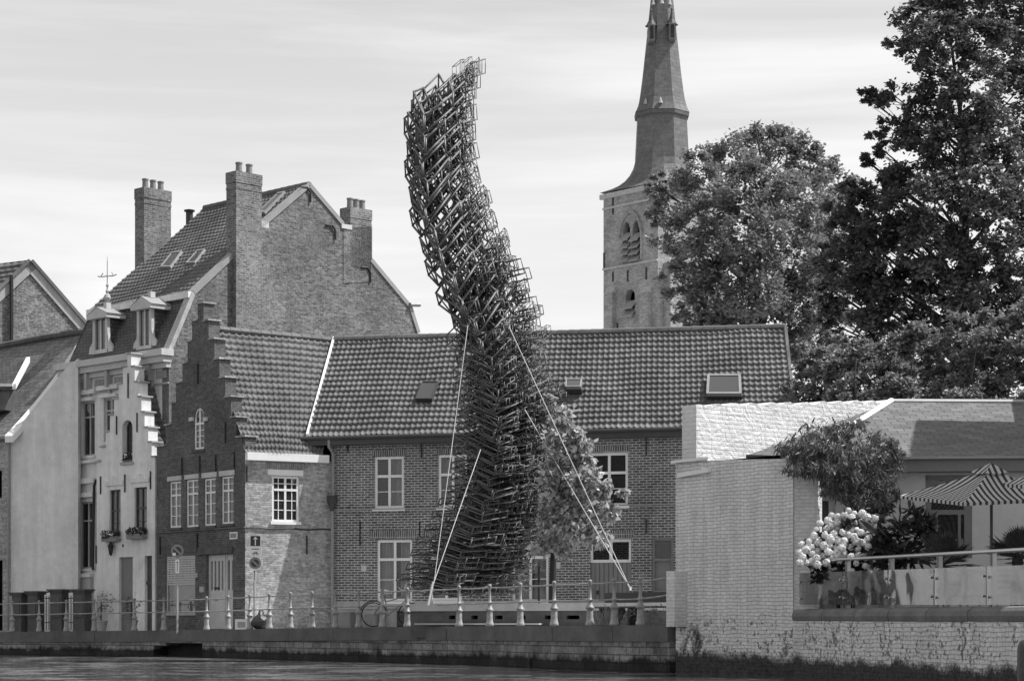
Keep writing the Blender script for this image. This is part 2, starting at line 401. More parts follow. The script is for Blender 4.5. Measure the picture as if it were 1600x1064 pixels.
def rough_white_mat():
    m, nt, out = newmat('rough_whitewash'); T = NT(nt); tcn = T.n('TexCoord'); ob, uv = tcn.outputs['Object'], tcn.outputs['UV']
    bt = T.n('TexBrick', i_Vector=uv, i_Color1=g(.7), i_Color2=g(.75), i_Mortar=g(.66), i_Scale=1.0, i_Mortar_Size=.02, i_Mortar_Smooth=.6, i_Bias=0.0, i_Brick_Width=.3, i_Row_Height=.1)
    n1 = T.noise(ob, 3.2, 6, .62, 1.2); n2 = T.noise(ob, 1.0, 3, .5)
    v = T.math('MULTIPLY', T.n('RGBToBW', i_0=bt.outputs[0]).outputs[0], T.mr(n2, .3, .7, .9, 1.06))
    return finish(m, nt, out, v, .9, T.math('ADD', n1, T.math('MULTIPLY', T.math('SUBTRACT', 1.0, bt.outputs['Fac']), .06)), .065, 1, .2)
M_['rough_white'] = rough_white_mat()
def water_mat():
    m, nt, out = newmat('canal_water'); T = NT(nt); ob = T.n('TexCoord').outputs['Object']
    def nz(sc, det): return T.n('TexNoise', i_Vector=ob, i_Scale=sc, i_Detail=det, i_Roughness=.6, i_Distortion=.6).outputs['Color']
    def sc_(v, k): return T.n('VectorMath', operation='SCALE', i_0=v, i_Scale=k).outputs[0]
    def ctr(v): return T.n('VectorMath', operation='SUBTRACT', i_0=v, i_1=(.5, .5, .5)).outputs[0]
    sm = T.n('VectorMath', operation='ADD', i_0=sc_(ctr(nz(.42, 4.0)), .85), i_1=sc_(ctr(nz(2.6, 4.0)), .60)).outputs[0]
    flat = T.n('VectorMath', operation='MULTIPLY', i_0=sm, i_1=(1, 1, 0)).outputs[0]
    nn_ = T.n('VectorMath', operation='NORMALIZE', i_0=T.n('VectorMath', operation='ADD', i_0=flat, i_1=(0, 0, 1)).outputs[0]).outputs[0]
    bs = T.n('BsdfPrincipled', i_Base_Color=g(.085), i_Roughness=.08, i_IOR=1.33)
    bs.inputs['Specular IOR Level'].default_value = .5
    nt.links.new(nn_, bs.inputs['Normal'])
    nt.links.new(bs.outputs[0], out.inputs[0]); return m
M_['water'] = water_mat()
def stripe_mat():
    m, nt, out = newmat('striped_canvas'); T = NT(nt); uv = T.n('TexCoord').outputs['UV']
    x = T.n('SeparateXYZ', i_0=uv).outputs[0]
    s = T.math('GREATER_THAN', T.math('FRACT', T.math('MULTIPLY', x, 1/.13)), .46)
    v = T.mr(s, 0, 1, .075, .62)
    cc = T.n('CombineColor', i_0=v, i_1=v, i_2=v).outputs[0]
    d = T.n('BsdfDiffuse', i_Color=cc); t = T.n('BsdfTranslucent', i_Color=cc)
    nt.links.new(T.n('MixShader', i_0=.3, i_1=d.outputs[0], i_2=t.outputs[0]).outputs[0], out.inputs[0]); return m
M_['stripe'] = stripe_mat()

# ------------------------------------------------------------------ setting: quay line, ground, water
QL = [(-300, 96, 990), (-120, 80, 988), (0, 74.5, 987), (150, 71.5, 985.5), (322, 68, 984), (453, 63, 981.5), (597, 59, 979.5), (700, 56.3, 978.5), (765, 54.5, 978), (866, 51, 977.5), (960, 48.6, 977), (1046, 46.9, 976.5)]
def qi(px, k):
    for a, b in zip(QL, QL[1:]):
        if px <= b[0] or b is QL[-1]:
            t = (px-a[0])/(b[0]-a[0]); return a[k]+(b[k]-a[k])*t
def qp(px):
    d = qi(px, 1); y = qi(px, 2); return P(px, y, d)
QP = [qp(q[0]) for q in QL]
def gz(x):
    for a, b in zip(QP, QP[1:]):
        if x <= b.x: t = (x-a.x)/(b.x-a.x); return a.z+(b.z-a.z)*max(t, 0)
    return QP[-1].z
# canal line goes on along the tall wall and the terrace wall
T0 = Vector(((1046-800)/F*46.7, 46.7)); T1 = Vector(((1239-800)/F*43.4, 43.4)); T2 = Vector(((1600-800)/F*33.0, 33.0))
T3 = T2+(T2-T1)*3.2
line = [(-700, 500), (-60, 130)]+[(p.x, p.y) for p in QP]+[(T1.x+.2, T1.y+.3), (T2.x+.3, T2.y), (T3.x+.3, T3.y), (40, -200)]
far = []
m = MB()
zs = [.6, .7]+[p.z-.004 for p in QP]+[1.0, 1.0, 1.0, .9]
N = len(line)
angs = np.linspace(math.atan2(500, -700), math.atan2(-200, 40)+0, N)
# pavement strip close to the water, then the large sheet
for i in range(N-1):
    a, b = Vector(line[i]), Vector(line[i+1])
    fa = Vector((math.cos(angs[i]), math.sin(angs[i])))*3500; fb = Vector((math.cos(angs[i+1]), math.sin(angs[i+1])))*3500
    ma, mb_ = a+(fa-a)*.012, b+(fb-b)*.012
    m.poly([(a.x, a.y, zs[i]), (b.x, b.y, zs[i+1]), (mb_.x, mb_.y, zs[i+1]-.02), (ma.x, ma.y, zs[i]-.02)][::-1])
    m.poly([(ma.x, ma.y, zs[i]-.02), (mb_.x, mb_.y, zs[i+1]-.02), (fb.x, fb.y, .5), (fa.x, fa.y, .5)][::-1])
tag(m.build('ground', M_['pave'], fix=True), kind='structure')
m = MB(); m.poly([(-3500, -3500, 0), (3500, -3500, 0), (3500, 3500, 0), (-3500, 3500, 0)])
tag(m.build('water', M_['water']), kind='structure')

# quay wall
q = thing('quay_wall', 'long dark stone quay wall with a thick coping below the iron railing', 'quay wall', (QP[3].x, QP[3].y, 0))
mw = MB(); mc = MB()
for i, (a, b) in enumerate(zip(QP, QP[1:])):
    f = Fac((a.x, a.y), (b.x, b.y)); f.n = Vector((f.d.y, -f.d.x))
    if f.n.y > 0: f.n = -f.n
    hole = []
    if i == 3:
        r = f.rect(240, 316, 1004, 1024); hole = [[(r[0], .03), (r[1], .03), (r[1], r[3]), (r[0]+.6, r[3]), (r[0]+.6, r[3]-.1), (r[0], r[3]-.1)]]
        mb2 = MB(); mb2.fbox(f, r[0]-.1, r[1]+.1, -.2, r[3]+.1, -.9, -.62); mb2.build('drain_back', M_['dark_room'], q)
    wall('wall_face', f, [(0, -.8), (f.L, -.8), (f.L, b.z-.36), (0, a.z-.36)], hole, M_['quay'], q, .6)
    # coping in slabs about 2 m long, some a touch proud
    n = max(1, int(f.L/2.0))
    for k in range(n):
        u0, u1 = f.L*k/n, f.L*(k+1)/n-.012; z0 = a.z+(b.z-a.z)*k/n; z1 = a.z+(b.z-a.z)*(k+1)/n; o = .05+random.uniform(-.008, .012)
        p = f.at
        mc.hexa([p(u0, z0-.36, o), p(u1, z1-.36, o), p(u1, z1-.36, -.35), p(u0, z0-.36, -.35), p(u0, z0+.004, o), p(u1, z1+.004, o), p(u1, z1+.004, -.35), p(u0, z0+.004, -.35)])
mc.build('coping', plain('coping_stone', .12, .85, .3, 1.3, .006, .3, 0, 16), q, fix=True)

# railing along the quay
rail = thing('quay_railing', 'grey cast iron railing with turned posts along the quay edge', 'railing', (QP[4].x, QP[4].y, gz(QP[4].x)))
posts = [-60, -22, 18, 60, 102.5, 146, 209, 255, 322, 355.5, 389.5, 420, 453, 487, 523.5, 560, 597, 636, 674, 717, 765, 813, 866, 922, 960, 1001]
prof = [(.125, 0), (.125, .05), (.112, .09), (.098, .12), (.092, .2), (.088, .33), (.084, .38), (.118, .40), (.122, .425), (.098, .445), (.075, .49), (.06, .53), (.056, .56), (.078, .575), (.08, .61), (.056, .63), (.047, .65), (.040, .78), (.036, .93), (.05, .945), (.05, .965), (.038, .975), (.052, 1.0), (.062, 1.03), (.052, 1.062), (.02, 1.08)]
post_mat = plain('railing_paint', .29, .5, .35, 5, .003, .5, 0, 25)
prof = [(r_*.86, z_) for r_, z_ in prof]
tops = []
pm0 = None
for px in posts:
    b = qp(px); b = b+Vector((0, .12, 0))
    if pm0 is None:
        pm0 = MB().lathe(b, prof).build('post', post_mat, rail, smooth=True); pb = b
    else:
        o = pm0.copy(); COL.objects.link(o); o.parent = rail; o.location = b-pb
        o.rotation_euler = (0, 0, 0)
    tops.append(b)
tops.append(P(1048, 900, 47.0)-Vector((0, 0, 1.0)))
for h, r_ in ((.985, .021), (.60, .021)):
    pts = []
    for a, b in zip(tops, tops[1:]):
        for k in range(4):
            t = k/4; p = a+(b-a)*t; pts.append(p+Vector((0, 0, h-.012*math.sin(math.pi*t))))
    pts.append(tops[-1]+Vector((0, 0, h)))
    MB().tube(pts, r_, 6).build('rail', post_mat, rail, smooth=True)

# ------------------------------------------------------------------ generic building pieces
def pantiles(name, e0, e1, r0, r1, ncol, nrow, mat, parent, amp=.024, sub=7, lift=.055, sag=.03):
    e0, e1, r0, r1 = map(lambda p: np.array(p, float), (e0, e1, r0, r1))
    nrm = np.cross(e1-e0, r0-e0); nrm /= np.linalg.norm(nrm)
    if nrm[2] < 0: nrm = -nrm
    us = np.arange(ncol*sub+1)/sub
    fr = us % 1.0
    pf = amp*(1.0-1.7*np.abs(np.sin(np.pi*fr))**.75+.5*np.exp(-((fr-.1)/.12)**2))
    V = []; UV = []
    rows = []
    for j in range(nrow):
        for w, l in ((0.0, lift), (.5, lift*.5), (.999, 0.0)): rows.append((j+w, l, j))
    for v, l, j in rows:
        t = v/nrow
        jit = rng.normal(0, .006, ncol+1)[np.minimum(us.astype(int), ncol-1)]
        tt = t+jit/nrow*3*(1 if l > 0 else 0)
        a = e0[None]+(e1-e0)[None]*(us/ncol)[:, None]; b = r0[None]+(r1-r0)[None]*(us/ncol)[:, None]
        p = a+(b-a)*tt[:, None]
        s_ = -sag*math.sin(math.pi*t)*np.sin(np.pi*us/ncol)
        und = np.array([mnoise.noise(Vector((u*.12, t*2.0, ncol*.37)))*.06 for u in us])
        p = p+nrm[None]*(pf+l+s_+und)[:, None]
        V.append(p); UV.append(np.stack([us, np.full_like(us, min(v, j+.99))], 1))
    C = len(us); V = np.concatenate(V); UV = np.concatenate(UV)
    q_ = []
    for r_ in range(len(rows)-1):
        i = np.arange(C-1)+r_*C; q_.append(np.stack([i, i+1, i+1+C, i+C], 1))
    q_ = np.concatenate(q_)
    uvl = UV[q_.ravel()].copy().reshape(-1, 4, 2)
    uvl[:, 1:3, 0] -= 1e-3; cu = np.floor(uvl[:, 0:1, 0]+1e-4); uvl[:, :, 0] = cu+.5; rv = np.floor(uvl[:, 0:1, 1]+1e-4); uvl[:, :, 1] = rv+.5
    o = npmesh(name, V, q_, mat, parent, uvl.reshape(-1, 2), smooth=False)
    return o
def ridge_tiles(name, a, b, r, mat, parent, step=.38):
    a, b = Vector(a), Vector(b); n = max(1, int((b-a).length/step)); m = MB(); d = (b-a)/n
    for k in range(n):
        p = a+d*k; m.tube([p-Vector((0, 0, r*.45)), p+d*1.04-Vector((0, 0, r*.45))], [r*1.05, r*.94], 8)
    return m.build(name, mat, parent)
def window(f, box, parent, cols=2, transom=.66, rows_low=2, rows_up=1, rec=.12, fw=.07, mat='white', sill=True, curtain=None, fine=.0, shape=None, label=None, sill_mat='stone', pane='glass', back=True):
    """box in px (x0,x1,y0,y1). Returns the hole loop."""
    r = f.rect(*box); u0, u1, z0, z1 = r; g_ = f.off(-rec)
    loop = rl(r) if shape is None else arch(r, shape == 'pointed')
    m = MB(); W_ = u1-u0; H = z1-z0; t = .06
    B = lambda a, b, c, d, o0=0, o1=t: m.fbox(g_, a, b, c, d, o0, o1)
    B(u0, u0+fw, z0, z1); B(u1-fw, u1, z0, z1); B(u0+fw, u1-fw, z0, z0+fw)
    if shape is None: B(u0+fw, u1-fw, z1-fw, z1)
    zt = z0+H*transom if transom else z1-fw
    if transom: B(u0+fw, u1-fw, zt-fw*.5, zt+fw*.5, 0, t+.01)
    for k in range(1, cols):
        uc = u0+W_*k/cols; B(uc-fw*.5, uc+fw*.5, z0+fw, z1-fw, .0, t+.005)
    bw_ = fine or .022
    segs = [(z0+fw, zt-fw*.5, rows_low)]+([(zt+fw*.5, z1-fw, rows_up)] if transom else [])
    for a, b, n in segs:
        for k in range(1, n):
            zz = a+(b-a)*k/n; B(u0+fw, u1-fw, zz-bw_/2, zz+bw_/2, .012, t-.012)
    if fine:
        for k in range(cols):
            uc = u0+W_*(k+.5)/cols; B(uc-bw_/2, uc+bw_/2, z0+fw, z1-fw, .013, t-.013)
    if shape:    # arched head: ring of short bars
        lp = arch((u0, u1, z0, z1), shape == 'pointed')[2:]
        c = Vector(((u0+u1)/2, z1-W_*.5))
        for a, b in zip(lp, lp[1:]):
            A, Bp = Vector(a), Vector(b); ia, ib = A+(c-A)*.18, Bp+(c-Bp)*.18
            m.slab([g_.at(A.x, A.y, t), g_.at(Bp.x, Bp.y, t), g_.at(ib.x, ib.y, t), g_.at(ia.x, ia.y, t)], g_.at(0, 0, 0)-g_.at(0, 0, t))
    w = m.build('window', M_[mat], parent, fix=True)
    if label: w['label'] = label
    p = MB(); p.poly([g_.at(u, z, .03) for u, z in (rl((u0+.01, u1-.01, z0+.01, z1-.01)) if shape is None else loop)])
    p.build('pane', M_[pane], w)
    if sill:
        s = MB(); s.fbox(f, u0-.06, u1+.06, z0-.09, z0-.002, -rec, .06); s.build('sill', M_[sill_mat], w)
    if curtain:
        c = MB(); 
        for (a, b) in curtain:
            ua, ub = u0+W_*a, u0+W_*b; n = max(4, int((ub-ua)/.035)); prev = None
            ph = random.random()*6
            for k in range(n+1):
                t_ = k/n; uu = ua+(ub-ua)*t_; oo = -.16+.035*math.sin(k*1.9+ph)+.01*math.sin(k*.7)
                tie = 0
                cur = [g_.at(uu, z0+.02, oo), g_.at(uu+(.03*math.sin(k)), (z0+z1)/2, oo), g_.at(uu, z1-.02, oo)]
                if prev: c.poly([prev[0], cur[0], cur[1], prev[1]]); c.poly([prev[1], cur[1], cur[2], prev[2]])
                prev = cur
        c.build('curtain', M_['curtain'], w, smooth=True)
    if back:
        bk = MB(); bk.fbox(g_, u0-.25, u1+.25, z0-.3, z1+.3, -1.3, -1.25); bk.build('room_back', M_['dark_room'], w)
    return loop
def anchors(f, lst, parent, w=.035):
    for (x, y0, y1) in lst:
        r = f.rect(x-1, x+1, y0, y1); u = (r[0]+r[1])/2
        m = MB(); m.fbox(f, u-w/2, u+w/2, r[2], r[3], .01, .05)
        m.build('wall_anchor', M_['iron'], parent)
def band(f, x0, x1, y0, y1, o, mat, parent, name='string_course'):
    ua, za = f.uz(x0, y0); ub, zb = f.uz(x1, y0); _, zc = f.uz(x0, y1)
    h = za-zc; m = MB(); m.fbox(f, min(ua, ub), max(ua, ub), za-h, za, -.02, o); return m.build(name, M_[mat], parent)
def hside(pts, z0, z1, name, mat, parent):
    m = MB()
    for a, b in zip(pts, pts[1:]): m.poly([(a[0], a[1], z0), (b[0], b[1], z0), (b[0], b[1], z1), (a[0], a[1], z1)])
    return m.build(name, mat, parent)
def steps(capsL, capsR, f, base_y, mat, parent):
    pass

# ------------------------------------------------------------------ main brick building with pantiled roof
FM = Fac(((517-800)/F*70.0, 70.0), ((1262-800)/F*65.55, 65.55))
mb = thing('brick_building', 'long two storey brick building with white windows and a big pantiled roof behind the sculpture', 'building', FM.at(0, 1))
ez = 7.20; rz = 10.88; depth = 7.8
holes = []
CUR = ((.04, .40), (.60, .98))
for bx, cur in (((585, 631, 713, 794), ((.5, .97),)), ((684.5, 730, 710, 792), ((.05, .45), (.55, .96))), ((797, 843, 709, 791), ((.1, .3),)), ((922, 981, 707, 790), None)):
    holes.append(window(FM, bx, mb, 2, .62, 2, 1, .11, .085, 'white', True, cur, sill_mat='white'))
for bx, cur in (((589, 644, 843, 939), CUR), ((672, 722, 842, 938), CUR), ((800, 857, 838, 940), ((.04, .48), (.56, .98)))):
    holes.append(window(FM, bx, mb, 2, .68, 2, 1, .11, .085, 'white', True, cur, sill_mat='white'))
# garage door with a light above, shuttered door
r = FM.rect(922, 986, 842, 985); holes.append(rl(r)); g_ = FM.off(-.12)
w = MB(); zt = FM.rect(922, 986, 842, 874)[2]
for a, b, c, d in ((r[0], r[1], r[3]-.09, r[3]), (r[0], r[1], zt-.09, zt), (r[0], r[0]+.08, zt, r[3]-.09), (r[1]-.08, r[1], zt, r[3]-.09), ((r[0]+r[1])/2-.05, (r[0]+r[1])/2+.05, zt, r[3]-.09)): w.fbox(g_, a, b, c, d, 0, .07)
w = w.build('window', M_['white'], mb, fix=True); p = MB(); p.poly([g_.at(u, z, .03) for u, z in rl((r[0]+.03, r[1]-.03, zt, r[3]-.02))]); p.build('pane', M_['glass'], w)
dm = MB(); n = 9
for k in range(n):
    a = r[0]+(r[1]-r[0])*k/n; b = r[0]+(r[1]-r[0])*(k+1)/n; dm.fbox(g_, a+.012, b-.012, r[2], zt-.09, 0, .05)
dm.fbox(g_, r[0], r[1], r[2], zt-.10, -.04, .02)
dd = dm.build('garage_door', M_['midpaint'], mb, fix=True)
MB().fbox(g_, r[0]+.2, r[0]+.26, 2.0, 2.12, .05, .09).build('handle', M_['iron'], dd)
r = FM.rect(1019, 1052, 840, 985); holes.append(rl(r)); dm = MB()
dm.fbox(g_, r[0], r[0]+.07, r[2], r[3], 0, .08); dm.fbox(g_, r[1]-.07, r[1], r[2], r[3], 0, .08); zt = FM.rect(1019, 1052, 840, 872)[2]
for z in (r[3], zt, zt-1.0, r[2]+.1): dm.fbox(g_, r[0]+.07, r[1]-.07, z-.08, z, 0, .07)
k = r[3]-.1
while k > zt+.03: dm.fbox(g_, r[0]+.07, r[1]-.07, k-.03, k-.008, .0, .055); k -= .05
dm.fbox(g_, r[0], r[1], r[2], r[3], -.05, -.005)
dm.build('louvred_door', M_['midpaint'], mb, fix=True)
wall('front_wall', FM, [(0, .3), (FM.L, .3), (FM.L, ez), (0, ez)], holes, M_['brick_main'], mb, .35)
# roof
ea = FM.pt(481, 676, .28); ea.z = ez-.03; eb = FM.at(FM.L-.05, ez-.03, .28)
ra = FM.at(-.28, rz, -depth/2); rb = FM.at(FM.L-.05, rz, -depth/2)
f2 = FM.off(-depth/2)
ra = f2.pt(523, 531); rb = f2.pt(1226, 512)
eb = FM.pt(1242, 664, .28); eb.z = ez-.03
roof = pantiles('roof', ea, eb, ra, rb, 86, 18, M_['pantile'], mb)
back = MB(); back.poly([ra, rb, Vector((2*rb.x-eb.x, 2*rb.y-eb.y, ez-.05)), Vector((2*ra.x-ea.x, 2*ra.y-ea.y, ez-.05))]); back.build('rear_roof', M_['pantile'], mb)
for e_, r_, x_ in ((eb, rb, -.12), (ea, ra, .12)):
    o_ = FM.d*x_; a_ = e_-Vector((FM.n.x, FM.n.y, 0))*.30; c_ = r_+(r_-e_); o_ = Vector((o_.x, o_.y, 0))
    MB().poly([Vector((a_.x, a_.y, .3))+o_, Vector((a_.x, a_.y, ez-.05))+o_, Vector((r_.x, r_.y, r_.z-.12))+o_, Vector((c_.x, c_.y, ez-.05))+o_, Vector((c_.x, c_.y, .3))+o_]).build('end_gable', M_['brick_main'], mb)
ca, cb = ra+(ra-ea), rb+(rb-eb)
hside([(cb.x, cb.y), (ca.x, ca.y)], .3, ez, 'rear_wall', M_['brick_main'], mb)
ridge_tiles('ridge_tiles', ra+Vector((0, 0, .06)), rb+Vector((0, 0, .06)), .13, M_['pantile_b'], mb)
vm = MB(); up = Vector((0, 0, 1)); sx_ = (eb-ea).normalized()
vm.obox(ea-sx_*.07+up*.0, ra-ea, sx_*.08, up*.12); vm.build('verge_flashing', M_['white'], mb, fix=True)
vm = MB(); vm.obox(eb-sx_*.02-up*.1, rb-eb, sx_*.10, up*.16); vm.build('verge_tiles', M_['pantile_b'], mb, fix=True)
gut = MB(); gut.fbox(FM, -1.0, FM.L, ez-.30, ez-.10, .02, .30); gut.build('eaves_board', M_['darkpaint'], mb, fix=True)
gut = MB(); gut.tube([FM.at(-1.0, ez-.07, .34), FM.at(FM.L, ez-.07, .34)], .065, 8); gut.build('gutter', M_['lead'], mb)
# bands, brick arches over the openings, ties
ua, za = FM.uz(520, 797.5); 
bm_ = MB(); bm_.fbox(FM, 0, FM.L, za-.09, za, .0, .05); bm_.build('string_course', M_['brick_main'], mb)
bm_ = MB(); bm_.fbox(FM, 0, FM.L, za+.003, za+.035, -.01, .075); bm_.build('course_flashing', M_['zinc'], mb)
bd_ = MB()
k = 0.0
zq = FM.uz(540, 699)[1]; bd_.fbox(FM, 0, FM.L, zq-.052, zq+.052, .0005, .008)
while k < FM.L: bd_.fbox(FM, k, k+.11, zq-.05, zq+.05, .001, .035); k += .22
bd_.build('dentil_course', M_['brick_main'], mb)
rowm = brick('soldier_brick', .085, .15, .40, .075, .26, .012, .3, .006, .3, off=0)
for x0, x1, y0, y1 in ((582, 634, 702, 712), (681, 733, 700, 709), (794, 846, 698, 708), (918, 984, 696, 706), (578, 652, 828, 841), (662, 728, 827, 840), (792, 862, 824, 836), (916, 990, 828, 840)):
    rr = FM.rect(x0, x1, y0, y1); MB().fbox(FM, rr[0], rr[1], rr[2], rr[3], .002, .012).build('brick_arch', rowm, mb)
anchors(FM, [(544, 683, 706), (659, 681, 716), (763, 680, 714), (1010, 676, 712), (563, 814, 852), (656, 815, 838), (1010, 810, 834), (880, 812, 838)], mb)
for bx in ((565, 573, 883, 892), (868, 876, 878, 888)):
    rr = FM.rect(*bx); MB().fbox(FM, rr[0], rr[1], rr[2], rr[3], .002, .03).build('wall_plaque', M_['offwhite'], mb)
rr = FM.rect(519, 1060, 938, 985); MB().fbox(FM, 0, rr[1], .3, rr[3], .0, .03).build('plinth', M_['plaster_grey'], mb)
def roof_light(e0, r0, nx, px4, parent, lift=.06, mat='zinc', open_=0):
    """roof window given by its four picture corners on the roof plane"""
    n = (eb_-ea_).cross(ra_-ea_).normalized()
    if n.z < 0: n = -n
    return n
def on_plane(px, py, p0, n, lift=0):
    d = Vector(((px-800)/F, 1, (HY-py)/F)); c = Vector((0, 0, ZC)); t = (p0+n*lift-c).dot(n)/d.dot(n); return c+d*t
def skylight(px4, p0, n, parent, frame='zinc', tilt=0, h=.12):
    c = [on_plane(x, y, p0, n, .03) for x, y in px4]   # bl, br, tr, tl
    if tilt: c[0] = c[0]+n*tilt; c[1] = c[1]+n*tilt
    m = MB(); cc = sum(c, Vector())/4; up_ = n*h
    inn = [p+(cc-p)*.14 for p in c]
    for k in range(4):
        a, b = c[k], c[(k+1) % 4]; ia, ib = inn[k], inn[(k+1) % 4]
        m.hexa([a, b, ib, ia, a+up_, b+up_, ib+up_, ia+up_])
    s = m.build('skylight', M_[frame], parent, fix=True)
    MB().poly([p+n*(h*.8) for p in inn]).build('pane', M_['glass_sky'], s)
    if tilt:
        b0 = [on_plane(x, y, p0, n, .01) for x, y in px4]
        k = MB(); k.hexa([b0[0], b0[1], b0[2], b0[3], c[0]-n*.01, c[1]-n*.01, c[2]-n*.01, c[3]-n*.01]); k.build('skylight_curb', M_['lead'], s, fix=True)
    return s
m_, nt_, out_ = newmat('dark_glass'); M_['glass_sky'] = finish(m_, nt_, out_, .06, .06, spec=.8)
nM = (eb-ea).cross(ra-ea).normalized()
skylight([(650, 627), (676, 627), (686, 599), (661, 599)], ea, nM, mb, 'lead')
skylight([(886, 616), (910, 616), (910, 596), (885, 596)], ea, nM, mb, 'zinc', .20)
skylight([(1105, 624), (1160, 624), (1158, 589), (1106, 589)], ea, nM, mb, 'zinc', .12)
# down pipe in the corner
dp = thing('downpipe', 'dark rainwater pipe with a funnel head in the corner between two brick walls', 'drainpipe', FM.at(.08, gz(-6)-.1, .12))
a0 = FM.at(.05, ez-.12, .3); m = MB(); m.tube([a0, a0+Vector((-.0, 0, -.25)), FM.at(.12, ez-.55, .12), FM.at(.12, 5.15, .12)], .05, 8); m.tube([FM.at(.1, 4.9, .12), FM.at(.1, .95, .12)], .055, 8)
m.build('pipe', M_['zinc'], dp); m = MB(); m.lathe(FM.at(.10, 4.75, .14), [(.06, 0), (.08, .1), (.17, .3), (.18, .48), (.16, .5)], 10); m.build('funnel_head', M_['lead'], dp)

# ------------------------------------------------------------------ dark stepped gable house and its lighter side wall
FB = Fac.px(245, 73.0, 383, 68.6)
FW = Fac(tuple(FB.p1), tuple(FM.p0))
hb = thing('stepped_gable_house', 'dark brick house with a stepped gable and a row of four small white windows', 'house', FB.at(0, .85))
H = []
WL = [(265, 283, 752, 824), (291, 310, 749, 823), (319, 337, 747, 821), (346, 365, 744, 818)]
for bx in WL: H.append(window(FB, bx, hb, 2, .70, 3, 2, .10, .06, 'white', True, ((.08, .35), (.62, .92)), sill_mat='stone_dark', pane='glass'))
for x0, x1, y0, y1 in ((262, 284, 744, 751), (289, 311, 741, 748), (316, 339, 738, 746), (343, 367, 735, 743)):
    rr = FB.rect(x0, x1, y0, y1); MB().fbox(FB, rr[0], rr[1], rr[2], rr[3], -.05, .03).build('lintel', M_['offwhite'], hb)
H.append(window(FB, (303, 319, 637, 702), hb, 2, .62, 4, 0, .10, .07, 'white', True, None, shape='round', sill_mat='stone_dark'))
for xx in ((297, 303), (319, 325)):
    rr = FB.rect(xx[0], xx[1], 652, 658); MB().fbox(FB, rr[0], rr[1], rr[2], rr[3], -.02, .06).build('impost_stone', M_['offwhite'], hb)
# shop window with lace
shop = (259, 305, 868, 957); H.append(window(FB, shop, hb, 1, None, 1, 1, .10, .06, 'offwhite', True, ((.03, .40), (.46, .97)), sill_mat='stone'))
g_ = FB.off(-.10); r = FB.rect(*shop); m = MB(); zt = r[3]-(r[3]-r[2])*.42
for k in range(12): m.fbox(g_, r[0]+.06, r[1]-.06, r[3]-.07-k*.078, r[3]-.07-k*.078-.045, .035, .05)
for k in range(9): m.fbox(g_, r[0]+.08+(r[1]-r[0]-.16)*k/8-.02, r[0]+.08+(r[1]-r[0]-.16)*k/8+.02, zt, r[3]-.06, .034, .044)
m.build('leaded_screen', M_['curtain'], hb)
# double door
r = FB.rect(322, 364, 866, 982); H.append(rl(r)); g_ = FB.off(-.16); m = MB(); um = r[0]+(r[1]-r[0])*.62
zl = r[2]+(r[3]-r[2])*.52; zh = r[3]-.2; slots = []
for a, b, n in ((r[0], um-.01, 4), (um+.01, r[1], 2)):
    m.fbox(g_, a, a+.12, r[2], r[3], 0, .06); m.fbox(g_, b-.12, b, r[2], r[3], 0, .06)
    m.fbox(g_, a+.12, b-.12, r[2], zl, 0, .05); m.fbox(g_, a+.12, b-.12, zh, r[3], 0, .05)
    s = (b-a-.24)/(n*2-1) if n > 1 else .1
    for k in range(1, n): m.fbox(g_, a+.12+s*(2*k-1), a+.12+s*2*k, zl, zh, 0, .05)
m.fbox(g_, um-.03, um+.03, r[2], r[3], .05, .09)
d_ = m.build('double_door', M_['offwhite'], hb, fix=True)
MB().fbox(g_, r[0]+.1, r[1]-.1, zl-.05, zh+.05, -.06, -.03).build('door_glass', M_['glass_sky'], d_)
rr = FB.rect(331, 338, 917, 920); MB().fbox(g_, rr[0], rr[1], rr[2], rr[3], .05, .075).build('letter_slot', M_['iron'], d_)
rr = FB.rect(331, 336, 935, 937); MB().fbox(g_, rr[0], rr[1], rr[2], rr[3], .05, .08).build('handle', M_['iron'], d_)
rr = FB.rect(311, 365, 855, 865); MB().fbox(FB, rr[0], rr[1], rr[2], rr[3], .0, .08).build('door_lintel', M_['stone_dark'], hb)
def step_outline(f, left, right, zb, zt=None):
    """left/right: lists of (px, y_cap) from the top down; returns loop and cap list"""
    L = [(f.uz(x, y)) for x, y in left]; Rr = [(f.uz(x, y)) for x, y in right]
    lp = [(0, zb), (f.L, zb)]
    for k in range(len(Rr)-1, -1, -1):
        u = Rr[k][0] if k < len(Rr)-1 else f.L
        z_low = Rr[k+1][1] if k+1 < len(Rr) else None
        if k == len(Rr)-1: lp.append((f.L, Rr[k][1]))
        else: lp.append((Rr[k][0], Rr[k+1][1])); lp.append((Rr[k][0], Rr[k][1]))
    for k in range(len(L)):
        if k == len(L)-1: lp.append((0, L[k][1])) if False else None
        if k == 0: lp.append((L[0][0], Rr[0][1]))
        if k+1 < len(L):
            lp.append((L[k][0], L[k+1][1])); lp.append((L[k+1][0], L[k+1][1]))
    return lp, L, Rr
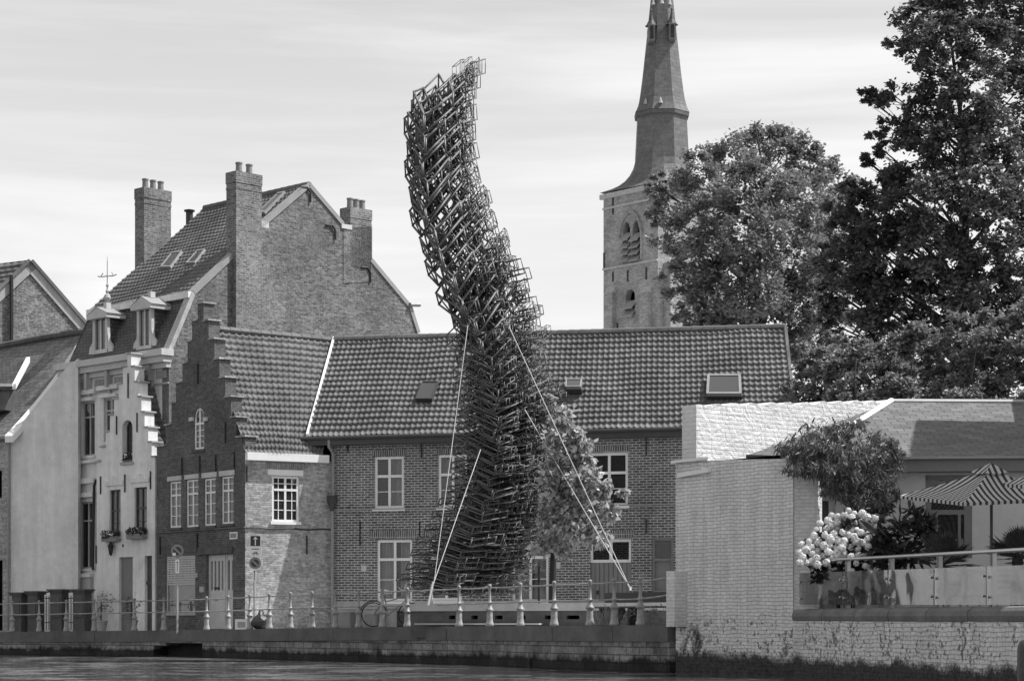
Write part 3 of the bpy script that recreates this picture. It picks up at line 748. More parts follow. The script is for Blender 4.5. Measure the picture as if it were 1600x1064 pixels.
def stepped(f, left, right, zb, holes, mat, capmat, parent, th=.45):
    """left/right lists (px at front edge, y of the cap at that step's top)"""
    lp = [(0, zb), (f.L, zb)]; caps = []
    RR = [f.uz(x, y) for x, y in right]; LL = [f.uz(x, y) for x, y in left]
    RR[-1] = (f.L, RR[-1][1]); LL[-1] = (0, LL[-1][1])
    for k in range(len(RR)-1, -1, -1):
        if k < len(RR)-1: lp.append((RR[k][0], RR[k+1][1]))
        lp.append((RR[k][0], RR[k][1]))
    ztop = RR[0][1]; LL[0] = (LL[0][0], ztop)
    lp.append(LL[0])
    for k in range(1, len(LL)): lp.append((LL[k-1][0], LL[k][1])); lp.append(LL[k])
    w_ = wall('front_wall', f, lp, holes, mat, parent, th)
    def cap(*a): MB().fbox(f, *a).build('step_cap', capmat, parent)
    cap(LL[0][0]-.05, RR[0][0]+.05, ztop+.003, ztop+.06, -th-.05, .05)
    for k in range(1, len(RR)): cap(RR[k-1][0]+.003, RR[k][0]+.06, RR[k][1]+.003, RR[k][1]+.055, -th-.05, .05)
    for k in range(1, len(LL)): cap(LL[k][0]-.06, LL[k-1][0]-.003, LL[k][1]+.003, LL[k][1]+.055, -th-.05, .05)
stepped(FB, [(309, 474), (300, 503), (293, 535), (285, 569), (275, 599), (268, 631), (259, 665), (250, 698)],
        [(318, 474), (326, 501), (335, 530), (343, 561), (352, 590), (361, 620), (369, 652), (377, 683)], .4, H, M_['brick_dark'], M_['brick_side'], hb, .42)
# side wall with the lit window
zg = FW.uz(450, 719)[1]
HW = [window(FW, (425, 467, 744, 815), hb, 2, .70, 3, 2, .08, .07, 'white', True, None, fine=.025, sill_mat='white')]
rr = FW.rect(418, 473, 734, 743); MB().fbox(FW, rr[0], rr[1], rr[2], rr[3], -.1, .05).build('lintel', M_['white'], hb)
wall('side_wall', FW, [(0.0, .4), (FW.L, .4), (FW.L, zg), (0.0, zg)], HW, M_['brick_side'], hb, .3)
m = MB(); m.fbox(FW, 0.0, FW.L-.15, zg-.05, zg+.20, .004, .22); m.build('gutter_box', M_['white'], hb)
rr = FW.rect(420, 472, 722, 732); MB().fbox(FW, rr[0]-.1, rr[1]+.1, rr[2], rr[3], .002, .012).build('brick_arch', brick('soldier_light', .22, .34, .2, .075, .3, .012, .3, .006, .3, off=0), hb)
m = MB(); zc_ = FW.uz(450, 826)[1]
m.tube([FW.at(FW.L*k/12, zc_+.02*math.sin(k*1.3), .03) for k in range(13)], .022, 5); m.build('wall_cable', M_['iron'], hb)
anchors(FW, [(385, 728, 752), (479, 836, 866), (380, 842, 872)], hb)
anchors(FB, [(285, 715, 742), (313, 712, 738), (338, 710, 737), (367, 706, 733), (353, 660, 692), (251, 838, 866), (309, 833, 862), (310, 568, 600)], hb, .03)
m = MB(); zc_ = FB.uz(300, 827.5)[1]; m.fbox(FB, 0, FB.L, zc_-.05, zc_, .0, .05); m.build('string_course', M_['brick_dark'], hb)
rr = FB.rect(360, 371.5, 831, 842); sp = MB().fbox(FB, rr[0], rr[1], rr[2], rr[3], .003, .03).build('street_plate', M_['white'], hb)
MB().fbox(FB, rr[0]+.04, rr[1]-.04, rr[2]+.04, rr[3]-.04, .031, .034).build('plate_face', M_['midpaint'], sp)
for bx in ((313.5, 320, 916, 925), (307, 310, 895, 902)):
    rr = FB.rect(*bx); MB().fbox(FB, rr[0], rr[1], rr[2], rr[3], .003, .05).build('door_bell', M_['metal_grey'], hb)
# roof of the stepped gable house
e0 = FB.at(FB.L, zg+.16, -.42)+Vector((.0, 0, 0)); e0 = FW.at(-.05, zg+.14, .16); e1 = FW.at(FW.uz(500, 712)[0], zg+.14, .16)
rdg0 = P(325, 514, 71.2); rdg1 = P(531, 519, 74.4); rdg1.z = rdg0.z
pantiles('roof', e0, e1, rdg0, rdg1, 20, 20, M_['pantile_b'], hb)
bx0 = FB.at(-.0, zg+.1, -.4); bx1 = bx0+(rdg1-rdg0)
MB().poly([rdg0, rdg1, bx1-Vector((0, 0, .1)), bx0]).build('rear_roof', M_['pantile'], hb)
ridge_tiles('ridge_tiles', rdg0+Vector((0, 0, .07)), rdg1+Vector((0, 0, .07)), .12, M_['pantile_b'], hb)
hside([(bx0.x, bx0.y), (bx1.x, bx1.y), (FM.at(0, 0, -3).x, FM.at(0, 0, -3).y)], .4, zg, 'rear_wall', M_['brick_dark'], hb)

# ------------------------------------------------------------------ white stepped gable house
F2 = Fac.px(151, 75.2, 242, 73.06)
h2 = thing('white_stepped_house', 'narrow white plastered house with a stepped gable and flower boxes at two windows', 'house', F2.at(0, .8))
H = []
for bx in ((171, 188.5, 765, 838), (210, 229.5, 761, 835)):
    H.append(window(F2, bx, h2, 2, .56, 2, 1, .14, .05, 'darkpaint', True, ((.1, .45), (.6, .95)), sill_mat='stone'))
H.append(window(F2, (191, 207, 656, 722), h2, 2, .0, 4, 0, .26, .045, 'darkpaint', True, None, shape='round', sill_mat='stone'))
for bx, nm in (((186, 207.5, 870, 985), 'shuttered_door'), ((226, 237.5, 868, 985), 'narrow_door')):
    r = F2.rect(*bx); H.append(rl(r)); g_ = F2.off(-.12); m = MB(); m.fbox(g_, r[0], r[1], r[2], r[3], -.04, .0)
    if nm == 'shuttered_door':
        z = r[2]+.05
        while z < r[3]-.04: m.fbox(g_, r[0], r[1], z, z+.05, .0, .02); z += .07
        m.build(nm, M_['midpaint'], h2)
    else:
        m.fbox(g_, r[0], r[1], r[2]+(r[3]-r[2])*.62, r[2]+(r[3]-r[2])*.66, 0, .05)
        m.build(nm, M_['darkpaint'], h2)
stepped(F2, [(199, 553), (192, 574), (185.5, 600), (178, 624), (172, 649), (165.5, 675), (158, 699), (151, 722)],
        [(205, 553), (210.5, 573), (216, 597), (221, 620), (226, 644), (231.5, 668), (237, 691), (242, 714)], .4, H, M_['plaster_white'], M_['stone'], h2, .42)
for bx in ((165, 193, 742, 762), (205, 234, 738, 757)):      # moulded hoods over the windows
    r = F2.rect(*bx); m = MB(); n = 12
    for k in range(n):
        t0, t1 = k/n, (k+1)/n; c = (r[0]+r[1])/2
        def hz(t): return r[2]+(r[3]-r[2])*(.45+.5*math.exp(-((t-.5)/.16)**2)+(.1 if abs(t-.5) > .4 else 0))
        p = F2.at; ua, ub = r[0]+(r[1]-r[0])*t0, r[0]+(r[1]-r[0])*t1
        m.hexa([p(ua, r[2]+.08, .05), p(ub, r[2]+.08, .05), p(ub, r[2]+.08, .001), p(ua, r[2]+.08, .001), p(ua, hz(t0), .05), p(ub, hz(t1), .05), p(ub, hz(t1), .001), p(ua, hz(t0), .001)])
    m.build('window_hood', M_['plaster_pale'], h2, fix=True)
anchors(F2, [(201, 583, 622), (183, 650, 679), (215, 645, 675), (158, 744, 772), (196, 741, 769), (236, 736, 764), (151, 852, 880), (193, 850, 854)], h2, .028)
# roof right of its gable
za_ = F2.uz(242, 722)[1]; nb = Vector((-F2.n.x, -F2.n.y, 0)); ap = F2.at((F2.uz(202, 553)[0]), F2.uz(202, 588)[1], -.42)
rt0 = F2.at(F2.L-.06, za_-.35, -.42); lt0 = F2.at(.02, za_-.2, -.42)
pantiles('roof', rt0, rt0+nb*6.5, ap, ap+nb*6.5, 26, 15, M_['pantile'], h2)
MB().poly([ap, ap+nb*6.5, lt0+nb*6.5, lt0]).build('far_roof', M_['pantile'], h2)
ridge_tiles('ridge_tiles', ap+Vector((0, 0, .05)), ap+nb*6.5+Vector((0, 0, .05)), .12, M_['pantile'], h2)
rs = rt0+nb*6.5; ls = lt0+nb*6.5
hside([(F2.at(F2.L, 0).x, F2.at(F2.L, 0).y), (rs.x, rs.y), (ls.x, ls.y), (F2.at(0, 0).x, F2.at(0, 0).y)], .4, za_-.4, 'rear_wall', M_['plaster_white'], h2)
# flower boxes, lamp on the white house
for i, bx in enumerate(((166, 189, 834, 846), (205, 230, 830, 842), (193, 206, 716, 725))):
    r = F2.rect(*bx); c = F2.at((r[0]+r[1])/2, r[2], .05)
    fb = thing('flower_box', ['planted flower box on the sill of the left window of the white stepped house', 'planted flower box on the sill of the right window of the white stepped house', 'small dark plant box inside the arched gable niche'][i], 'flower box', c, 'flower boxes on the white house')
    zz = r[2]+.02; o0, o1 = (.0, .22) if i < 2 else (-.2, -.02)
    MB().fbox(F2, r[0], r[1], r[2]-.0, r[2]+.18, o0, o1).build('trough', M_['terracotta'], fb)
    V = []; Q = []
    for k in range(160):
        u = random.uniform(r[0], r[1]); p = np.array(F2.at(u, r[2]+.16+random.random()*.2, random.uniform(o0, o1)+.04)); a = rng.normal(size=3)*.05; b = rng.normal(size=3)*.05
        V += [p-a, p-b, p+a, p+b]; Q.append([4*k, 4*k+1, 4*k+2, 4*k+3])
    npmesh('foliage', V, Q, M_['leaf_dark'], fb)
    V = []; Q = []
    for k in range(26):
        u = random.uniform(r[0], r[1]); p = np.array(F2.at(u, r[2]+.2+random.random()*.16, random.uniform(o0, o1)+.07)); a = rng.normal(size=3)*.035; b = rng.normal(size=3)*.035
        V += [p-a, p-b, p+a, p+b]; Q.append([4*k, 4*k+1, 4*k+2, 4*k+3])
    npmesh('blossoms', V, Q, M_['petal'], fb)
lp = thing('wall_lantern', 'small black lantern hanging on the white stepped house between two windows', 'lantern', F2.pt(173, 868, .1))
c = F2.pt(173, 868, .15); m = MB(); m.lathe(c, [(.02, 0), (.06, .05), (.10, .32), (.12, .34), (.05, .44), (.02, .5)], 6); m.tube([c+Vector((0, 0, .5)), F2.pt(173, 850, .0)], .02, 5); m.build('lamp_body', M_['iron'], lp)

# ------------------------------------------------------------------ tall brick house: gable, tiled roof, mansard, white front
C0 = Vector(((264-800)/F*74.0, 74.0)); s2 = math.sqrt(.5)
FG = Fac(tuple(C0), (C0.x+8.3, C0.y+8.3))                 # gable, receding to the right
LF = 6.3
FF = Fac((C0.x-s2*LF, C0.y+s2*LF), tuple(C0))             # front, receding to the left
hg = thing('tall_gabled_house', 'tall brick house with a broad gable, big chimneys and a slate mansard with two dormers', 'house', (C0.x, C0.y, .8))
def gpt(px, py): return FG.uz(px, py)
zbrk = FG.uz(302, 456)[1]; zcor = FG.uz(264, 548)[1]
outl = [(0, .5), (FG.L, .5), FG.uz(653, 519), FG.uz(641, 478), FG.uz(580, 406), FG.uz(580, 326), FG.uz(549, 326), FG.uz(536, 352), FG.uz(483, 290), FG.uz(404, 352), FG.uz(404, 345), FG.uz(366, 345), FG.uz(360, 398), FG.uz(302, 456), (0.0, zcor)]
outl[1] = (outl[2][0], .5)
outl[5] = (FG.uz(580, 360)[0], outl[4][1]+.02); outl[4] = FG.uz(582, 408)
outl = [(0, .5), (FG.uz(653, 519)[0], .5), FG.uz(653, 519), FG.uz(641, 479), FG.uz(483, 290), FG.uz(302, 457), (0.0, zcor)]
wall('gable_wall', FG, outl, [], M_['brick_gable'], hg, .4)
# chimneys: big one standing proud of the gable, one flush, one at the far gable
def chimney(f, x0, x1, ytop, ybot, o0, o1, pots, parent, label=None):
    r = f.rect(x0, x1, ytop, ybot); m = MB(); m.fbox(f, r[0], r[1], r[2], r[3]-.40, o0, o1)
    m.fbox(f, r[0]-.02, r[1]+.02, r[3]-.40, r[3], o0-.02, o1+.02)
    for zz in (r[3]-.62,): m.fbox(f, r[0]-.012, r[1]+.012, zz, zz+.08, o0-.012, o1+.012)
    c = m.build('chimney', M_['brick_chimney'], parent)
    for k in range(pots):
        u = r[0]+(r[1]-r[0])*(k+.75)/(pots+.5); q_ = f.at(u, r[3], (o0+o1)/2)
        MB().lathe(q_, [(.15, 0), (.12, .06), (.11, .30), (.13, .33), (.13, .38), (.09, .38)], 10).build('chimney_pot', M_['terracotta'], c, smooth=False)
    return c
chimney(FG, 363, 403, 272, 985, -.35, .22, 2, hg)
r = FG.rect(384, 404, 345, 985); 
MB().fbox(FG, FG.uz(403, 352)[0], FG.uz(419, 352)[0], FG.uz(410, 355)[1]-.25, FG.uz(410, 346)[1], -.40, .05).build('kneeler_stone', M_['offwhite'], hg)
m = MB(); m.fbox(FG, FG.uz(403, 352)[0], FG.uz(424, 352)[0], 1.0, FG.uz(410, 356)[1], .001, .10); m.build('flue_breast', M_['brick_gable'], hg)
chimney(FG, 547, 580, 326, 420, -.55, .02, 3, hg)
m = MB(); ua, ub = FG.uz(536, 360)[0], FG.uz(581, 360)[0]; m.poly([FG.at(ua, FG.uz(536, 355)[1], .02), FG.at(ua, FG.uz(536, 380)[1]-1.5, .02), FG.at(ub, FG.uz(580, 440)[1], .02), FG.at(ub, FG.uz(580, 355)[1], .02)]); m.build('chimney_shoulder', M_['brick_gable'], hg)
MB().fbox(FG, ua-.1, FG.uz(549, 352)[0], FG.uz(540, 358)[1], FG.uz(540, 351)[1], -.4, .05).build('kneeler_stone', M_['offwhite'], hg)
# verge trim
def strip(p, q_, w, t, nm, mat, parent):
    p, q_ = Vector(p), Vector(q_); d = (q_-p).normalized(); n3 = Vector((FG.n.x, FG.n.y, 0)); up_ = n3.cross(d); up_ = up_ if up_.z > 0 else -up_
    return MB().obox(p-up_*w*.6-n3*.3, q_-p, up_*w, n3*t).build(nm, mat, parent, fix=True)
gp = lambda x, y: FG.pt(x, y, .0)
trim = M_['zinc']
for a, b in (((264, 548), (302, 457)),): strip(gp(*a), gp(*b), .16, .34, 'mansard_verge', M_['stone'], hg)
for a, b in (((302, 457), (366, 396)), ((406, 354), (483, 288)), ((483, 288), (536, 350)), ((580, 406), (641, 479)), ((641, 479), (654, 520))): strip(gp(*a), gp(*b), .16, .35, 'verge', trim, hg)
m = MB(); m.tube([FG.at(FG.uz(641, 478)[0]-.1, FG.uz(641, 477)[1], .1), FG.at(FG.uz(653, 478)[0], FG.uz(641, 475)[1], .1)], .09, 6); m.build('gutter_end', M_['zinc'], hg)
for (x, y) in ((521, 358), (576, 424), (482, 299)):
    q_ = FG.uz(x, y); m = MB(); m.tube([FG.at(q_[0]-.4, q_[1]+.1, .04), FG.at(q_[0]-.1, q_[1]+.12, .05), FG.at(q_[0]+.05, q_[1]-.05, .05), FG.at(q_[0]+.06, q_[1]-.4, .05)], .035, 6); m.build('wall_anchor', M_['iron'], hg)
# roof planes
offF = Vector((-s2*LF, s2*LF, 0)); A0 = FG.pt(302, 457); A0.z = zbrk; A1 = A0+offF; R0 = FG.pt(483, 289); R1 = R0+offF
n3 = Vector((FG.n.x, FG.n.y, 0))
pantiles('upper_roof', A1, A0-n3*.05, R1, R0-n3*.05, 30, 26, M_['pantile'], hg, sub=4, amp=.03, lift=.04)
E0 = FG.pt(641, 479); MB().poly([R0, R1, E0+offF, E0]).build('rear_roof', M_['pantile'], hg)
E2 = FG.pt(653, 520); MB().poly([E0, E0+offF, E2+offF, E2]).build('rear_mansard', M_['slate_dark'], hg)
ridge_tiles('ridge_tiles', R1+Vector((0, 0, .05)), R0+Vector((0, 0, .05)), .15, M_['pantile_b'], hg)
C3 = FG.at(0, zcor, 0); B0 = C3; B1 = C3+offF
MB().poly([B1, B0, A0-Vector((0, 0, .12)), A1-Vector((0, 0, .12))]).build('mansard_slope', M_['slate_dark'], hg)
m = MB(); nf = Vector((FF.n.x, FF.n.y, 0)); m.obox(A1+nf*.0-Vector((0, 0, .22)), A0-A1, nf*.22, Vector((0, 0, .22))); m.build('upper_eaves', M_['plaster_pale'], hg)
nR = (A0-A1).cross(R1-A1).normalized(); nR = nR if nR.z > 0 else -nR
skylight([(252, 420), (268, 420), (286, 395), (270, 397)], A0, nR, hg, 'zinc', 0, .1)
skylight([(292, 414), (306, 413), (322, 392), (310, 394)], A0, nR, hg, 'zinc', 0, .1)
skylight([(404, 335), (415, 335), (447, 302), (436, 304)], A0, nR, hg, 'zinc', 0, .1)
# far gable wall, chimney and stove pipe on it
FGL = Fac((C0.x+offF.x, C0.y+offF.y), (C0.x+offF.x+8.3, C0.y+offF.y+8.3))
w2 = MB(); w2.poly([FGL.at(0, .5), FGL.at(0, zcor), FGL.at(FG.uz(302, 457)[0], zbrk), FGL.at(FG.uz(483, 290)[0], FG.uz(483, 290)[1]), FGL.at(FG.uz(641, 479)[0], FG.uz(641, 479)[1]), FGL.at(FG.uz(653, 519)[0], FG.uz(653, 519)[1]), FGL.at(FG.uz(653, 519)[0], .5)]); w2.build('far_gable_wall', M_['brick_gable'], hg)
chimney(FGL, 224, 266, 296, 470, -.55, .05, 3, hg)
q_ = P(296, 350, 83); m = MB(); m.lathe(q_-Vector((0, 0, .3)), [(.14, 0), (.14, .75), (.12, .75)], 10); m.lathe(q_+Vector((0, 0, .47)), [(.2, 0), (.22, .06), (.05, .10)], 10); m.build('stove_pipe', M_['lead'], hg)
hside([tuple(FGL.at(FG.uz(653, 519)[0], 0).xy), tuple(FG.at(FG.uz(653, 519)[0], 0).xy)], .5, E2.z, 'rear_wall', M_['brick_gable'], hg)
# white front with cornice
H = []
for bx in ((127, 148, 628, 712), (162, 181, 622, 690), (124, 146, 784, 888), (222, 238, 574, 590)):
    H.append(window(FF, bx, hg, 2 if bx[0] < 200 else 1, .72, 1, 1, .16, .06, 'offwhite', True, ((.12, .42),), sill_mat='plaster_pale'))
wall('front_wall', FF, [(0, .4), (FF.L, .4), (FF.L, zcor), (0, zcor)], H, M_['plaster_white'], hg, .3)
m = MB(); m.fbox(FF, -.3, FF.L+.15, zcor-.18, zcor+.05, -.1, .42); m.fbox(FF, -.2, FF.L+.08, zcor-.40, zcor-.183, -.05, .30); m.fbox(FF, -.1, FF.L+.04, zcor-.58, zcor-.403, -.05, .14); m.build('cornice', M_['offwhite'], hg)
k = .2
while k < FF.L:
    m = MB(); m.fbox(FF, k, k+.14, zcor-.98, zcor-.42, .0, .26); m.fbox(FF, k+.02, k+.12, zcor-1.2, zcor-.985, .0, .12); k += 1.28; m.build('bracket', M_['plaster_grey'], hg)
m = MB(); k = .45
while k < FF.L-.1:
    if ((k-.2) % 1.28) > .25 and ((k-.2) % 1.28) < 1.2: m.fbox(FF, k, k+.035, zcor-.92, zcor-.66, .0, .04)
    k += .09
m.fbox(FF, 0, FF.L, zcor-1.14, zcor-1.08, 0, .05)
m.build('frieze_moulding', M_['plaster_grey'], hg)
for bx in ((120, 152, 610, 617), (156, 188, 602, 609), (124, 149, 622, 627), (160, 186, 616, 621), (110, 151, 748, 756), (118, 150, 770, 777), (112, 158, 720, 724), (108, 146, 896, 902)):
    r = FF.rect(*bx); MB().fbox(FF, r[0], r[1], r[2], r[3], .0, .16).build('window_cornice', M_['plaster_pale'], hg)
r = FF.rect(110, 146, 903, 985); MB().fbox(FF, r[0], r[1], .5, r[3], .0, .12).build('window_base', M_['plaster_grey'], hg)
MB().tube([FF.pt(150, 750, .2), FF.pt(147, 760, .1), FF.pt(145, 890, .1)], .05, 6).build('drain_pipe', M_['iron'], hg)
# dormers
def dormer(x0, x1, ys, yt, finial):
    f = FF.off(-.25); r = f.rect(x0, x1, yt, ys); u0, u1, z0, z1 = r; zr = z0+(z1-z0)*.76; c = (u0+u1)/2
    d_ = MB(); d_.fbox(f, u0, u0+.14, z0, zr, 0, .12); d_.fbox(f, u1-.14, u1, z0, zr, 0, .12); d_.fbox(f, u0, u1, z0-.02, z0+.12, 0, .14)
    d_.fbox(f, u0-.16, u1+.16, zr, zr+.14, -1.6, .28)
    d_.fbox(f, c-.04, c+.04, z0+.12, zr, .02, .1)
    for s_ in (-1, 1):      # scrolls at the foot
        e = u0 if s_ < 0 else u1
        d_.slab([f.at(e, z0, .1), f.at(e+s_*.28, z0, .1), f.at(e+s_*.22, z0+.25, .1), f.at(e+s_*.05, z0+.4, .1), f.at(e, z0+.7, .1)], f.at(0, 0, 0)-f.at(0, 0, .1))
    d = d_.build('dormer', M_['offwhite'], hg, fix=True)
    p = MB(); p.slab([f.at(u0-.2, zr+.142, .26), f.at(u1+.2, zr+.142, .26), f.at(c, z1, .26)], f.at(0, 0, 0)-f.at(0, 0, .2)); p.build('pediment', M_['offwhite'], d, fix=True)
    p = MB(); p.poly([f.at(u0-.2, zr+.15, .27), f.at(c, z1+.03, .27), f.at(c, z1+.03, -1.9), f.at(u0-.2, zr+.15, -1.9)]); p.poly([f.at(c, z1+.03, .27), f.at(u1+.2, zr+.15, .27), f.at(u1+.2, zr+.15, -1.9), f.at(c, z1+.03, -1.9)]); p.build('dormer_roof', M_['zinc'], d)
    p = MB(); p.fbox(f, u0+.05, u1-.05, z0, zr, -1.6, -.0); p.build('dormer_cheek', M_['slate_dark'], d)
    MB().poly([f.at(u, z, .05) for u, z in rl((u0+.14, u1-.14, z0+.12, zr))]).build('pane', M_['glass_sky'], d)
    MB().fbox(f, c-.09, c+.09, z1, z1+.22, -.3, -.1).build('pedestal', M_['offwhite'], d)
    if finial:
        o = f.at(c, z1+.2, -.2); q = MB(); q.lathe(o, [(.05, 0), (.09, .1), (.13, .2), (.09, .32), (.04, .36), (.07, .45), (.03, .52), (.03, .6), (.06, .66), (.02, .72), (.016, 1.5), (.002, 1.75)], 10)
        q.tube([o+Vector((-.38, .2, 1.02)), o+Vector((-.2, .1, .98)), o+Vector((0, 0, 1.0)), o+Vector((.2, -.1, .98)), o+Vector((.38, -.2, 1.02))], .025, 5)
        for s_ in (-.25, .25): q.tube([o+Vector((s_, -s_*.5, 1.0)), o+Vector((s_*.7, -s_*.35, 1.12))], .02, 5)
        q.build('finial', M_['stone'], d)
dormer(149, 172, 552, 482, True); dormer(218, 241, 546, 465, False)

# ------------------------------------------------------------------ left edge: white gabled house with slate roof, brick gable behind
FL = Fac.px(17, 77.6, 122, 77.3)
hl = thing('white_gable_wall_house', 'house with a plain white gable wall and a long slate roof at the left edge', 'house', FL.at(0, .8))
wall('gable_wall', FL, [(0, .4), (FL.L, .4), FL.uz(122, 560), FL.uz(103, 575), FL.uz(17, 682)], [], M_['plaster_white'], hl, .3)
FL2 = Fac((FL.p0.x-5.2, FL.p0.y+5.4), tuple(FL.p0))
wall('street_wall', FL2, [(0, .4), (FL2.L, .4), (FL2.L, FL.uz(17, 682)[1]), (0, FL.uz(17, 682)[1])], [rl(FL2.rect(-14, 3, 735, 778)), rl(FL2.rect(-14, 4, 875, 985))], M_['brick_side'], hl, .3)
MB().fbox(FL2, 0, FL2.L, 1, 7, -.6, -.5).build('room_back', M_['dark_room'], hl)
hside([(FL2.p0.x, FL2.p0.y), (FL2.p0.x+3.0, FL2.p0.y+3.0), (FL.p1.x, FL.p1.y+3.0)], .4, FL.uz(17, 682)[1], 'rear_wall', M_['brick_side'], hl)
eL = FL.pt(10, 683, .3); tL = FL.pt(122, 556, .2); back_ = Vector((-6.2, 6.4, 0))
top2 = P(134, 515, 81.5)
m = MB(); m.poly([eL+back_, eL, tL, tL+back_*.55+Vector((0, 0, .1))]); 
tA = P(136, 520, 80.5); tB = P(-40, 552, 87)
m = MB(); NS = 14
for k in range(NS):
    a, b = k/NS, (k+1)/NS
    def pr(t, s_):
        lo = eL.lerp(eL+back_*1.3, s_); hi = tA.lerp(tB, s_); p = lo.lerp(hi, t); p.z -= .35*math.sin(math.pi*t)*.6; return p
    for j in range(10): m.poly([pr(a, j/10), pr(b, j/10), pr(b, (j+1)/10), pr(a, (j+1)/10)])
m.build('roof', M_['slate'], hl, fix=True)
m = MB()
pts = [pr(k/10, 0) for k in range(11)]
for a, b in zip(pts, pts[1:]): m.obox(a-Vector((.02, .12, .20)), b-a, Vector((.30, -.04, -.0)), Vector((-.02, 0, .24)))
m.build('verge_board', M_['white'], hl, fix=True)
MB().tube([tA+Vector((0, 0, .05)), pr(1, .35)+Vector((0, 0, .12)), pr(1, .7)+Vector((0, 0, .1)), tB], .14, 7).build('ridge_tiles', M_['stone_dark'], hl)
MB().tube([FL.pt(12, 682, .25), FL2.at(0, FL.uz(17, 684)[1], .2)], .09, 8).build('gutter', M_['zinc'], hl)
MB().tube([FL.pt(14, 690, .1), FL.pt(12, 985, .12)], .05, 6).build('drain_pipe', M_['zinc'], hl)
# dormer on it
nn_ = (eL-(eL+back_)).cross(tA-eL).normalized(); nn_ = nn_ if nn_.z > 0 else -nn_
m = MB(); c = [P(-60, 604, 80.5), P(20, 604, 79.0), P(42, 562, 79.9), P(-40, 556, 82)]
m.slab(c, Vector((0, 0, -.12))); m.build('dormer_roof', M_['slate_dark'], hl, fix=True)
m = MB(); m.obox(c[1]-Vector((.02, 0, .1)), c[2]-c[1], Vector((.14, -.02, 0)), Vector((0, 0, .2))); m.obox(c[0], c[1]-c[0], Vector((0, -.08, 0)), Vector((0, 0, .10))); m.build('dormer_trim', M_['white'], hl, fix=True)
m = MB(); m.slab([P(-60, 608, 80.7), P(18, 608, 79.2), P(8, 640, 78.9), P(-60, 650, 80.4)], Vector((.5, 2.5, 0))); m.build('dormer_front', M_['stone_dark'], hl, fix=True)
# brick gable house behind
F0 = Fac.px(-40, 89, 137, 91.5)
h0 = thing('brick_gable_house', 'old brick gable with pale patched masonry rising behind the slate roof at the left edge', 'house', F0.at(0, .8))
wall('gable_wall', F0, [(0, .4), (F0.L, .4), F0.uz(137, 510), F0.uz(47, 407), F0.uz(-40, 486)], [], brick('brick_patched', .12, .26, .26, .24, .09, .016, .6, .015, .6, stain=.4), h0, .4)
n0 = Vector((-F0.n.x, -F0.n.y, 0)); bk0 = (n0+Vector((-.9, 0, 0)))*5
pantiles('roof', F0.pt(-40, 490, .1)+bk0, F0.pt(-40, 490, .1), F0.pt(47, 407, .1)+bk0, F0.pt(47, 407, .1), 20, 10, M_['pantile'], h0, sub=4)
zl_ = F0.uz(-40, 488)[1]-.1; pA, pB = F0.at(0, 0, -.2), F0.at(F0.L, 0, -.2)
hside([(pA.x, pA.y), (pA.x+bk0.x, pA.y+bk0.y), (pB.x+bk0.x, pB.y+bk0.y), (pB.x, pB.y)], .4, zl_-.6, 'rear_wall', M_['brick_gable'], h0)
m = MB(); m.poly([F0.pt(47, 406, .1), F0.pt(137, 509, .1), F0.pt(137, 509, .1)+bk0, F0.pt(47, 406, .1)+bk0]); m.build('far_roof', M_['pantile'], h0)
for a, b in (((-40, 490), (47, 409)), ((47, 409), (137, 512))):
    p, q_ = F0.pt(*a, .02), F0.pt(*b, .02); dd_ = (q_-p).normalized(); u_ = Vector((F0.n.x, F0.n.y, 0)).cross(dd_); u_ = u_ if u_.z > 0 else -u_
    MB().obox(p-u_*.36, q_-p, u_*.36, Vector((F0.n.x, F0.n.y, 0))*.04).build('verge_band', M_['plaster_grey'], h0, fix=True)
    MB().obox(p+u_*.003, q_-p, u_*.13, Vector((F0.n.x, F0.n.y, 0))*.12).build('verge_tiles', M_['pantile_b'], h0, fix=True)
MB().tube([F0.pt(18, 430, .12), F0.pt(18, 560, .12)], .08, 6).build('drain_pipe', M_['iron'], h0)
# dark gate piers in front of the white wall
for i, (x0, x1, yt) in enumerate(((16, 35, 925), (41, 60, 923), (76, 98, 920), (112, 134, 920))):
    f = Fac.px(10, 75.6, 140, 74.0); r = f.rect(x0+2, x1-2, yt, 985); c = f.at((r[0]+r[1])/2, r[2], 0)
    t = thing('gate_pier', ['dark stone gate pier furthest left, at the corner of the white wall', 'dark stone gate pier second from the left beside the corner of the white wall', 'dark stone gate pier with a broad cap before the middle of the white wall', 'dark stone gate pier nearest the tall window of the white front'][i], 'gate pier', c, 'dark gate piers along the white house')
    m = MB(); m.fbox(f, r[0], r[1], .6, r[3]-.12, -.4, .0); m.fbox(f, r[0]+.06, r[1]-.06, 1.3, r[3]-.3, .001, .03); m.build('shaft', M_['stone_dark'], t)
    m = MB(); m.fbox(f, r[0]-.05, r[1]+.05, r[3]-.12, r[3]-.06, -.45, .05); m.fbox(f, r[0]-.09, r[1]+.09, r[3]-.058, r[3], -.49, .09); m.build('cap', M_['stone_dark'], t)
ir = thing('iron_gate', 'low black iron gate bars between the dark gate piers', 'gate', P(66, 980, 75.1)); m = MB()
f = Fac.px(10, 75.6, 140, 74.0); ua, ub = f.uz(58, 0)[0], f.uz(114, 0)[0]; k = ua
while k < ub: m.fbox(f, k, k+.02, .85, 2.05, -.2, -.18); k += .12
m.fbox(f, ua, ub, 1.95, 1.98, -.205, -.175); m.fbox(f, ua, ub, 1.1, 1.13, -.205, -.175); m.build('bars', M_['iron'], ir)

